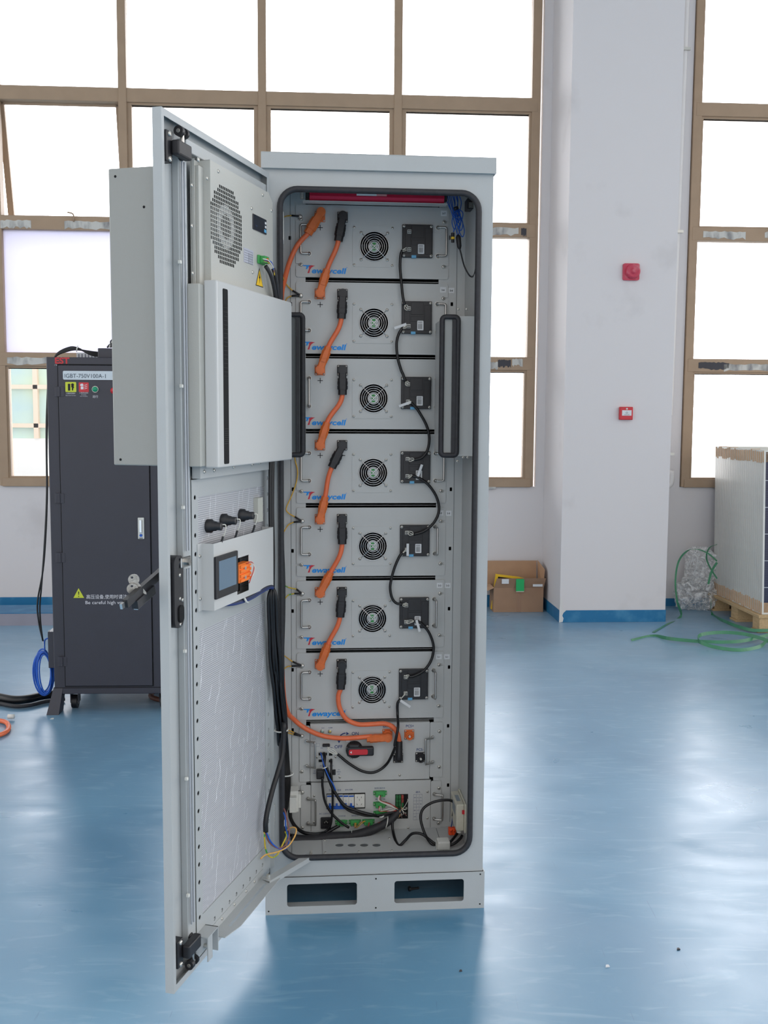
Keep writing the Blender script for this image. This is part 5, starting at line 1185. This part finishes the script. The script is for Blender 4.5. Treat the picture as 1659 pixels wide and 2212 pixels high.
q0,q1=Bd(298,1118),Bd(312,1164); b=MB(); b.box(q0[0],q1[0],-.018,-.0102,q1[2],q0[2],white_pl,.002); part('latch_plate',b,tb)
b=MB(); b.box(q0[0]+.008,q1[0]-.008,-.026,-.0181,q1[2]+.03,q0[2]-.010,chrome,.003,2); b.cyl(((q0[0]+q1[0])/2,-.018,q1[2]+.018),((q0[0]+q1[0])/2,-.022,q1[2]+.018),.007,wire_b,n=16); b.box(q0[0]+.006,q1[0]-.006,-.019,-.0181,q1[2]+.003,q1[2]+.006,ink); part('latch_lever',b,tb)
q0,q1=Bd(136,801),Bd(262,821); b=MB(); b.plate(rrect(q0[0],q1[0],q1[2],q0[2],.006),[],'y',-.013,-.0102,mat('name_plate',(205,215,222),.35)); np_=part('name_plate',b,tb)
b=MB(); b.text('IGBT-750V100A-1',(Bd(139,812)[0],-.0131,Bd(139,816)[2]),EXC,EZC,.0195,mat('plate_ink',(50,66,82),.5),'LEFT',sx=.96); part('lettering',b,np_)
# signs
q0,q1=Bd(141,825),Bd(165,847); b=MB(); b.plate(rrect(q0[0],q1[0],q1[2],q0[2],.004),[],'y',-.0112,-.0102,mat('lime_sign',(205,214,58),.5)); s1_=part('warning_sign',b,tb)
w_=q1[0]-q0[0]; h_=q0[2]-q1[2]; X_=lambda f:q0[0]+w_*f; Z_=lambda f:q1[2]+h_*f
b=MB(); b.box(X_(.24),X_(.45),-.0116,-.0112,Z_(.14),Z_(.82),ink); b.plate([(X_(.60),Z_(.16)),(X_(.72),Z_(.16)),(X_(.72),Z_(.36)),(X_(.80),Z_(.40)),(X_(.76),Z_(.64)),(X_(.60),Z_(.64)),(X_(.50),Z_(.52)),(X_(.60),Z_(.48))],[],'y',-.0116,-.0112,ink); b.plate(circ(X_(.67),Z_(.72),.007,12),[],'y',-.0116,-.0112,ink); b.box(X_(.46),X_(.56),-.0116,-.0112,Z_(.70),Z_(.74),red_pl); part('pictogram',b,s1_)
q0,q1=Bd(170,826),Bd(192,847); b=MB(); b.plate(rrect(q0[0],q1[0],q1[2],q0[2],.003),[],'y',-.0112,-.0102,red_pl); s2_=part('extinguisher_sign',b,tb)
w_=q1[0]-q0[0]; h_=q0[2]-q1[2]; X2=lambda f,o=q0[0],w=w_:o+w*f; Z2_=lambda f,o=q1[2],h=h_:o+h*f
b=MB(); b.box(X2(.20),X2(.48),-.0116,-.0112,Z2_(.28),Z2_(.58),ink_white); b.plate([(X2(.12),Z2_(.68)),(X2(.2),Z2_(.84)),(X2(.38),Z2_(.88)),(X2(.48),Z2_(.76)),(X2(.48),Z2_(.64)),(X2(.24),Z2_(.62))],[],'y',-.0116,-.0112,ink_white)
for k in range(3): b.plate([(X2(.56),Z2_(.30+.18*k)),(X2(.84),Z2_(.40+.18*k)),(X2(.86),Z2_(.46+.18*k)),(X2(.58),Z2_(.36+.18*k))],[],'y',-.0116,-.0112,ink_white)
part('pictogram',b,s2_)
b=MB()
for t_,u,w,h in (('注意高压操作',153,851,.0050),('High pressure operation',153,855,.0035),('火警紧急使用',181,850,.0050),('Fire fighting',181,853.5,.0035),('only in emergency',181,856.5,.0035),('运行',206,859,.0095)): b.text(t_,(Bd(u,w)[0],-.0103,Bd(u,w)[2]),EXC,EZC,h,ink_white)
q=Bd(186,1293); b.text('高压设备,使用时请注意安全',(q[0],-.0103,q[2]),EXC,EZC,.0165,ink_white,'LEFT',sx=.92)
q=Bd(184,1305); b.text('Be careful high voltage!',(q[0],-.0103,q[2]),EXC,EZC,.0165,ink_white,'LEFT',sx=1.06)
part('lettering',b,tb)
q0=Bd(206,841); b=MB(); b.cyl((q0[0],-.0102,q0[2]),(q0[0],-.016,q0[2]),.0155,zinc,n=24); b.lathe((q0[0],-.016,q0[2]),(0,-1,0),[(0,.013),(.008,.0125),(.012,.010),(.013,0)],mat('green_button',(10,150,110),.35),24); part('push_button',b,tb,'green push button')
q0=Bd(242,844); b=MB(); b.lathe((q0[0]+.008,-.0102,q0[2]),(0,-1,0),[(0,.0155),(.006,.015),(.006,.013),(.014,.0125),(.018,0)],red_pl,24); part('push_button',b,tb,'red push button')
g=Bd(170,1282); s_=.026
b=MB(); b.plate([(g[0]-s_,g[2]-.022),(g[0]+s_,g[2]-.022),(g[0],g[2]+.026)],[],'y',-.0108,-.0102,mat('lime_sign',(205,214,58),.5)); b.text('!',(g[0],-.0110,g[2]-.017),EXC,EZC,.028,ink); part('warning_triangle',b,tb)
b=MB(); q=Bp(118,785,-.0005); b.text('EST',(q[0],-.0006,q[2]),EXC,EZC,.028,mat('sign_red',(200,50,56),.5),'LEFT',bold=.05,sx=1.12); b.text('广东电气科技有限公司',(Bp(133,788.5,-.0005)[0],-.0006,Bp(133,790,-.0005)[2]),EXC,EZC,.0048,ink_white); part('logo',b,tb,'red letters at the upper left corner')
# feet and casters
for x in (-.035,.575):
    b=MB(); y0,y1=-.03,.06
    vs=[(x+.03,y0+.03,.13),(x+.075,y0+.03,.13),(x+.075,y1,.13),(x+.03,y1,.13),(x+.0,y0,.0),(x+.060,y0,.0),(x+.06,y1,.0),(x+.0,y1,.0)]
    b.add(vs,[(0,1,2,3),(7,6,5,4),(0,4,5,1),(1,5,6,2),(2,6,7,3),(3,7,4,0)],dk_paint); part('foot',b,tb)
for x in (.075,.52):
    for y in (.10,.50):
        b=MB(); b.cyl((x-.014,y,.034),(x+.014,y,.034),.034,black,n=24); b.cyl((x-.016,y,.034),(x+.016,y,.034),.012,zinc,n=14); b.box(x-.020,x-.017,y-.02,y+.03,.03,.09,dk_paint); b.box(x+.017,x+.020,y-.02,y+.03,.03,.09,dk_paint); b.box(x-.022,x+.022,y-.025,y+.035,.09,.0968,dk_paint); part('caster',b,tb)
q0,q1=Bp(109,1362,.05),Bp(118,1440,.05); b=MB(); b.box(q0[0]-.006,-.0002,.02,.20,q1[2],q0[2],dk_paint,.002); part('side_box',b,tb)
for w in (1364,1380,1412): 
    q=Bp(107,w,.04); b=MB(); b.cyl((q[0],.04,q[2]),(q0[0]-.006,.04,q[2]),.006,zinc,n=10); part('side_socket',b,tb)
# on top of it
t=thing('fan_unit','small dark box on top of the charcoal cabinet, half hidden by the grey unit','box','B',(.40,.1,1.7575))
q=Bp(211,752,.05); b=MB(); b.box(q[0],q[0]+.20,.05,.2,1.7575,q[2],dk_paint,.003); part('housing',b,t)
t=thing('cable_tray','pale slotted cable strip lying on top of the charcoal cabinet','cable tray','B',(.2,.2,1.7575))
b=MB(); b.box(.09,.39,.22,.26,1.7575,1.792,paper,.001); part('channel',b,t)
b=MB()
for k in range(18): b.box(.10+.016*k,.105+.016*k,.2190,.2199,1.766,1.785,mat('slot_grey',(120,118,135),.7))
part('slots',b,t)
t=thing('top_cable','black cables tied in a low arch on top of the charcoal cabinet','cable','B',(.05,.12,1.7575))
for k in range(4):
    b=MB(); o=.006*k; b.tube(spl([(-.012,.12+o,1.70),(.012,.12+o,1.765+o*.6),(.07,.12+o,1.792+o),(.12,.12,1.800+o*.5),(.20,.13,1.790-o),(.32,.14,1.780-o*.5),(.40,.14,1.775)],5),.0042,cable_black,8); part('cable',b,t)
b=MB(); b.tube([(.118,.112,1.79),(.121,.108,1.806),(.124,.116,1.818)],.003,white_pl,6); part('cable_tie',b,t)
t=thing('coiled_lead','black and white lead coiled on top of the small dark box','cable','B',(.36,.1,q[2]))
b=MB(); zt=q[2]+.006
for k in range(3): b.tube(spl([(.27+.01*k,.10,zt),(.29,.10,zt+.02+.006*k),(.32,.11,zt+.034+.004*k),(.37,.12,zt+.020+.003*k),(.42,.12,zt+.005)],6),.005,black_soft if k!=1 else white_pl,8)
part('lead',b,t)
# hanging cables and coils at its left side
def Bq(u,w,y=.08): return Bp(u,w,y)
t=thing('hanging_cable','pair of thin black cables hanging down the left side of the charcoal cabinet','cable','B',tuple(Bq(95,1380)))
for k,pts in enumerate((((107,778),(104,790),(103,850),(101,980),(102,1060),(99,1150),(93,1230),(81,1300),(84,1345),(93,1385)),((106,785),(103,840),(100,930),(101,1060),(97,1160),(90,1260),(86,1310),(88,1350),(92,1382)))):
    b=MB(); b.tube(spl([Bq(*p) for p in pts],5),.0042,cable_black,8); part('cable',b,t)
b=MB(); b.tube(spl([Bq(93,1383),Bq(95,1395),Bq(97,1408)],3),.003,zinc,8); part('connector',b,t)
t=thing('blue_cable_coil','coil of bright blue cable hanging beside the foot of the charcoal cabinet','cable coil','B',tuple(Bq(95,1500)))
rng=random.Random(2)
for k in range(8):
    cx_,cy_=95+rng.uniform(-3,3),1453+rng.uniform(-3,3); ru,rv=(18+rng.uniform(-6,6)),46+rng.uniform(-5,3); sk=.15+rng.uniform(-.1,.1)
    b=MB(); b.tube([Bq(cx_+ru*math.cos(a)+sk*12*math.sin(a),cy_+rv*math.sin(a),.06+.006*k) for a in np.linspace(0,2*PI,28,endpoint=False)],.0038,wire_b,8,closed=True); part('coil_turn',b,t)
b=MB(); b.tube(spl([Bq(97,1408),Bq(96,1395),Bq(97,1383),Bq(103,1379),Bq(108,1380)],4),.0038,wire_b,8); b.tube(spl([Bq(107,1425),Bq(114,1440),Bq(118,1462),Bq(116,1472)],4),.0035,wire_b,8); part('cable_end',b,t)
t=thing('floor_hose','thick black cable lying on the blue floor, left of the charcoal cabinet','cable','G',tuple(at('G','z',0,40,1512)))
b=MB(); pts=[at('G','z',.03,u,w) for u,w in ((-60,1495),(-20,1503),(0,1507),(30,1512),(60,1510),(90,1503),(112,1500),(135,1497))]; b.tube(spl(pts,5),.022,cable_black,14); part('sheath',b,t)
b=MB(); b.tube(spl([p+(.03,-.06,-.015) for p in pts],5),.010,black_soft,10); part('thin_cable',b,t)
t=thing('orange_cable_loop','loop of orange cable on the floor at the left edge of the photo','cable','G',tuple(at('G','z',0,0,1575)))
pts=[at('G','z',.012,u,w) for u,w in ((-60,1560),(-30,1556),(0,1557),(14,1561),(19,1570),(15,1579),(0,1587),(-30,1592),(-60,1590))]; b=MB(); b.tube(spl(pts,5),.011,orange_cable,12); part('cable_sheath',b,t)
b=MB(); b.tube([pts[2]+(.02,.05,.006),pts[2]+(.05,.05,.006)],.012,white_pl,8); part('end_marker',b,t)
t=thing('wall_cable_ring','ring of reddish brown hose under the charcoal cabinet','hose','B',(.5,.18,0))
b=MB(); b.tube([(.52+.10*math.cos(a),.30+.12*math.sin(a),.013) for a in np.linspace(0,2*PI,30,endpoint=False)],.013,mat('brown_hose',(96,62,52),.5),10,closed=True); part('hose',b,t)
# ================================================================== cardboard box by the pillar
card=mat('cardboard',(164,130,104),.8,noise=.05,nscale=10,bump=.05,bscale=200)
card_in=mat('cardboard_inside',(186,148,116),.8,noise=.05,nscale=10)
def WQ(u,w,y): return at('W','y',y,u,w)
yb=-.222
t=thing('cardboard_box','open brown cardboard box with green sticker on the floor between wall and pillar','box','W',(WQ(1120,1322,yb)[0],yb+.1,0))
x0,x1=WQ(1066,1322,yb)[0],WQ(1173,1322,yb)[0]; z1=WQ(1120,1270,yb)[2]; yk=-.035
b=MB(); th=.004
b.box(x0,x1,yb,yb+th,.0008,z1,card); b.box(x0,x1,yk-th,yk,.0008,z1,card_in); b.box(x0,x0+th,yb+th,yk-th,.0008,z1,card); b.box(x1-th,x1,yb+th,yk-th,.0008,z1,card); b.box(x0+th,x1-th,yb+th,yk-th,.0008,.005,card); part('box_body',b,t)
b=MB(); zt=WQ(1120,1249,yb-.02)[2]; b.add([(x0,yb,z1),(x1,yb,z1),(x1+.012,yb-.03,zt),(x0+.018,yb-.03,zt),(x0,yb+th,z1),(x1,yb+th,z1),(x1+.012,yb-.026,zt),(x0+.018,yb-.026,zt)],[(0,1,2,3),(7,6,5,4),(0,4,5,1),(1,5,6,2),(2,6,7,3),(3,7,4,0)],card); part('front_flap',b,t)
b=MB(); b.box(x0-.02,x1-.018,yk-.004,yk,z1+.0003,WQ(1100,1211,yk)[2],card_in); part('back_flap',b,t)
b=MB(); zr=WQ(1170,1212,-.1)[2]; b.add([(x1,yk-.004,z1),(x1,yb+.004,z1),(x1+.014,yb+.03,zr-.05),(x1-.01,yk-.004,zr),(x1-.004,yk-.004,z1),(x1-.004,yb+.004,z1),(x1+.010,yb+.03,zr-.05),(x1-.014,yk-.004,zr)],[(0,1,2,3),(7,6,5,4),(0,4,5,1),(1,5,6,2),(2,6,7,3),(3,7,4,0)],card_in); part('side_flap',b,t)
b=MB(); b.add([(x0,yk,z1),(x0,yb,z1),(x0-.10,yb+.02,z1-.05),(x0-.10,yk-.02,z1-.03),(x0,yk,z1+.004),(x0,yb,z1+.004),(x0-.10,yb+.02,z1-.046),(x0-.10,yk-.02,z1-.026)],[(0,1,2,3),(7,6,5,4),(0,4,5,1),(1,5,6,2),(2,6,7,3),(3,7,4,0)],card_in); part('side_flap',b,t)
def onflap(u0,w0,u1,w1,m,nm,lab=None,y=yb-.032):
    b=MB(); a_,c_=WQ(u0,w0,y),WQ(u1,w1,y); b.box(a_[0],c_[0],y-.001,y,c_[2],a_[2],m); return part(nm,b,t,lab)
onflap(1115,1251,1132,1277,mat('green_sticker',(18,176,96),.5),'sticker','bright green sticker'); onflap(1115,1277,1132,1278.5,cream,'sticker_backing')
onflap(1084,1251,1099,1261,paper,'address_label'); onflap(1151,1262,1172,1267,paper,'shipping_label')
b=MB(); a_=WQ(1116,1290,yb-.001); b.box(a_[0],a_[0]+.035,yb-.0012,yb-.0003,.002,z1-.05,mat('packing_tape',(158,122,96),.25)); part('packing_tape',b,t)
t=thing('yellow_frame','bright yellow flat frame sticking up inside the cardboard box','frame','W',(WQ(1100,1260,-.16)[0],-.16,.01))
b=MB(); pA=[WQ(u,w,-.15) for u,w in ((1064,1262),(1071,1240),(1122,1246.5))]
pts=[np.array((pA[0][0]-.01,-.15,.012)),pA[1],pA[2],np.array((pA[2][0]+.07,-.15,pA[2][2]-.02)),np.array((pA[2][0]+.04,-.15,.02))]
P2=[(p[0],p[2]) for p in pts]; cx_=sum(p[0] for p in P2)/5; cz_=sum(p[1] for p in P2)/5
b.plate(P2,[[(cx_+(p[0]-cx_)*.86,cz_+(p[1]-cz_)*.84) for p in P2]],'y',-.155,-.135,yellow); part('rim',b,t)
b=MB(); b.plate([(cx_+(p[0]-cx_)*.855,cz_+(p[1]-cz_)*.835) for p in P2],[],'y',-.146,-.143,dark_glass); part('panel',b,t)
# ================================================================== solar panels on a pallet, right edge
alu=mat('anodised_panel_frame',(222,222,216),.4,.1,noise=.02,nscale=20)
pv_cell=bpy.data.materials.new('solar_cells'); pv_cell.use_nodes=True
def build_cells():
    n=pv_cell.node_tree; L=n.links; p=n.nodes['Principled BSDF']; t=n.nodes.new('ShaderNodeTexCoord'); s=n.nodes.new('ShaderNodeSeparateXYZ'); L.new(t.outputs['Object'],s.inputs[0])
    def line(src,period,w):
        a=n.nodes.new('ShaderNodeMath'); a.operation='MULTIPLY'; a.inputs[1].default_value=1/period; L.new(src,a.inputs[0])
        f=n.nodes.new('ShaderNodeMath'); f.operation='FRACT'; L.new(a.outputs[0],f.inputs[0])
        l=n.nodes.new('ShaderNodeMath'); l.operation='LESS_THAN'; l.inputs[1].default_value=w; L.new(f.outputs[0],l.inputs[0]); return l.outputs[0]
    m=n.nodes.new('ShaderNodeMath'); m.operation='MAXIMUM'; L.new(line(s.outputs['Z'],.185,.02),m.inputs[0]); L.new(line(s.outputs['Y'],.092,.03),m.inputs[1])
    fine_=line(s.outputs['Z'],.012,.12)
    x=n.nodes.new('ShaderNodeMix'); x.data_type='RGBA'; x.inputs['A'].default_value=lin((16,24,58)); x.inputs['B'].default_value=lin((60,72,110)); L.new(fine_,x.inputs['Factor'])
    y=n.nodes.new('ShaderNodeMix'); y.data_type='RGBA'; y.inputs['B'].default_value=lin((205,210,220)); L.new(m.outputs[0],y.inputs['Factor']); L.new(x.outputs['Result'],y.inputs['A'])
    L.new(y.outputs['Result'],p.inputs['Base Color']); p.inputs['Roughness'].default_value=.15
build_cells()
PB=.128; PHH=1.135; PT=.0288; LEAN=math.radians(3.6)
frame_mb=MB(); L2=1.9
frame_mb.box(0,PT,-L2,0,0,.012,alu); frame_mb.box(0,PT,-L2,0,PHH-.012,PHH,alu); frame_mb.box(0,PT,-.012,0,.012,PHH-.012,alu); frame_mb.box(0,PT,-L2,-L2+.012,.012,PHH-.012,alu)
frame_me=frame_mb.mesh('panel_frame')
cm_=MB(); cm_.box(.003,.008,-L2+.012,-.012,.012,PHH-.012,pv_cell); cell_me=cm_.mesh('cell_sheet')
kraft=mat('kraft_paper',(206,172,138),.85,noise=.08,nscale=30)
km=MB(); km.box(.003,PT-.010,-.06,.003,PHH-.075,PHH+.002,kraft,.001); kraft_me=km.mesh('corner_guard'); km=MB(); km.box(.003,PT-.010,-.06,.0035,-.001,.080,kraft,.001); kraft2=km.mesh('corner_guard')
NP=27; rng=random.Random(9)
for k in range(NP):
    near=('nearest, dark blue cells visible' if k==0 else 'farthest one, against the wall' if k==NP-1 else None)
    lab='solar panel on edge in the stack on the pallet, '+near if near else 'solar panel seen edge-on in the middle of the stack on the pallet'
    e=thing('solar_panel',lab,'solar panel','P',(k*.0318,rng.uniform(-.004,.004),PB),group='solar panels stacked on the pallet')
    e.matrix_world=e.matrix_world@Matrix.Rotation(LEAN,4,'Y')
    o=(k*.0318,0,PB); inst('panel_frame',frame_me,e,o); inst('cell_sheet',cell_me,e,o); inst('corner_guard',kraft_me,e,(o[0],o[1],o[2]+rng.uniform(-.014,.003)),label='brown paper corner guard'); inst('corner_guard',kraft2,e,(o[0],o[1],o[2]+rng.uniform(0,.015)),label='brown paper corner guard')
wood=mat('pallet_wood',(200,170,128),.8,noise=.12,nscale=14,stretch=(1,6,6))
t=thing('pallet','light wooden pallet under the stack of solar panels','pallet','P',(.43,-1,0))
b=MB(); b.box(-.02,.90,-1.0,.03,.104,.126,wood,.002); part('deck_board',b,t); b=MB(); b.box(-.02,.90,-1.95,-1.04,.104,.126,wood,.002); part('deck_board',b,t)
for x in (-.01,.36,.78):
    b=MB(); b.box(x,x+.11,-.10,.02,.0165,.1038,wood,.002); part('pallet_block',b,t)
    b=MB(); b.box(x,x+.11,-1.9,.03,.0005,.016,wood,.001); part('bottom_board',b,t)
    b=MB(); b.box(x,x+.11,-1.1,-.9,.0165,.1038,wood,.002); part('pallet_block',b,t)
# ---- bag of clear wrapping film
wrap=bpy.data.materials.new('clear_wrapping_film'); wrap.use_nodes=True
def build_wrap():
    n=wrap.node_tree; L=n.links; n.nodes.clear(); o=n.nodes.new('ShaderNodeOutputMaterial')
    tr=n.nodes.new('ShaderNodeBsdfTransparent'); p=n.nodes.new('ShaderNodeBsdfPrincipled'); p.inputs['Base Color'].default_value=lin((255,255,255)); p.inputs['Roughness'].default_value=.12
    t=n.nodes.new('ShaderNodeTexCoord'); nz=n.nodes.new('ShaderNodeTexNoise'); nz.inputs['Scale'].default_value=16; nz.inputs['Detail'].default_value=6; nz.inputs['Distortion'].default_value=2.5; L.new(t.outputs['Object'],nz.inputs['Vector'])
    bp=n.nodes.new('ShaderNodeBump'); bp.inputs['Strength'].default_value=.9; bp.inputs['Distance'].default_value=.02; L.new(nz.outputs['Fac'],bp.inputs['Height']); L.new(bp.outputs[0],p.inputs['Normal'])
    r=n.nodes.new('ShaderNodeMapRange'); r.inputs['From Min'].default_value=.4; r.inputs['From Max'].default_value=.62; r.inputs['To Min'].default_value=.12; r.inputs['To Max'].default_value=.7; L.new(nz.outputs['Fac'],r.inputs['Value'])
    m=n.nodes.new('ShaderNodeMixShader'); L.new(r.outputs[0],m.inputs[0]); L.new(tr.outputs[0],m.inputs[1]); L.new(p.outputs[0],m.inputs[2]); L.new(m.outputs[0],o.inputs[0])
build_wrap()
def lump(c,rx,ry,rz,seed,top=1.0):
    from mathutils import noise as MN
    b=bmesh.new(); bmesh.ops.create_icosphere(b,subdivisions=4,radius=1)
    for v in b.verts:
        d=v.co.copy(); k=1+.22*(MN.noise(d*2.2+Vector((seed,0,0)))) + .10*abs(MN.noise(d*6+Vector((0,seed,0)))) + .12*MN.noise(d*9)
        q=Vector((math.copysign(abs(d.x)**.7,d.x),math.copysign(abs(d.y)**.8,d.y),math.copysign(abs(d.z)**.75,d.z)))*k
        v.co=Vector((c[0]+q.x*rx,c[1]+q.y*ry,max(.002,c[2]+q.z*rz)))
    m=MB(); m.bm(b,wrap,False); return m
q=at('G','z',0,1500,1318); cx_,cy_=q[0]+.02,q[1]+.05
t=thing('wrapping_film','crumpled heap of clear plastic wrapping film on the floor beside the pallet','plastic film','G',(cx_,cy_,0))
part('film_heap',lump((cx_-.01,cy_-.03,.12),.155,.09,.12,1.7),t); part('film_heap',lump((cx_+.035,cy_+.01,.32),.12,.075,.15,5.1),t)
# ---- green strapping bands
band=mat('green_strapping',(70,136,100),.35,noise=.08,nscale=20)
def fz(u,w,z=.003): return at('G','z',z,u,w)
def strap(lab,pts,sides=(0,0,1),w=.023):
    b=MB(); P_=spl(pts,7); b.ribbon(P_,w,band,side=sides); return solo('strapping_band',b,lab,'strap','G',group='green strapping bands')
strap('long green plastic band lying on the floor from the pillar to the right edge',[fz(1364,1384),fz(1411,1374),fz(1450,1380,.02),fz(1520,1386,.03),fz(1590,1386,.03),fz(1640,1377,.03),fz(1680,1366,.03)],(0,.6,.8))
strap('green plastic band curled into a wide flat loop on the floor',[fz(1665,1388,.03),fz(1650,1381,.04),fz(1610,1370,.05),fz(1560,1366,.05),fz(1515,1371,.05),fz(1510,1385,.04),fz(1545,1398,.02),fz(1600,1404,.01),fz(1640,1397,.01),fz(1655,1385,.02)],(0,.5,.85))
def vp(u,w,y): return at('G','y',y,u,w)
strap('green plastic band arching up from the floor over the clear film heap',[fz(1411,1366),fz(1440,1349),fz(1471,1331,.01),vp(1463,1300,7.35),vp(1459,1255,7.35),vp(1466,1213,7.4),vp(1485,1190,7.45),vp(1508,1187,7.45),vp(1530,1196,7.45),vp(1549,1212,7.45)],(.9,.7,0),.019)
strap('green plastic band twisted against the side of the solar panel stack',[vp(1549,1176,7.5),vp(1532,1184,7.5),vp(1526,1205,7.5),vp(1535,1228,7.48),vp(1549,1250,7.45)],(.9,.7,0),.019)
strap('short green plastic band hanging from the panel stack onto the film heap',[vp(1549,1215,7.45),vp(1537,1235,7.44),vp(1530,1262,7.42)],(1,.3,0),.018)
strap('green plastic band running from the film heap across the floor to the pallet',[vp(1536,1296,7.4),fz(1538,1326,.01),fz(1570,1344,.02),fz(1610,1358,.02),fz(1640,1362,.02),fz(1690,1360,.02)],(0,.5,.8))
# ---- scraps on the floor
for u,w,s_,m,lab in ((1312,2088,.006,paper,'tiny white paper scrap on the blue floor, lower right'),(1465,2051,.005,black,'tiny black plastic scrap on the blue floor near the right edge'),(995,2098,.004,mat('dark_tape',(62,60,66),.6),'tiny dark crumb on the blue floor in front of the cabinet'),(113,1553,.008,white_pl,'tiny white crumb by the foot of the charcoal cabinet')):
    q=fz(u,w,0); b=MB(); b.plate([(q[0]-s_,q[1]-s_),(q[0]+s_,q[1]-s_*.6),(q[0]+s_*.7,q[1]+s_),(q[0]-s_*.5,q[1]+s_*.8)],[],'z',.0004,.003,m); solo('floor_scrap',b,lab,'scrap','G')
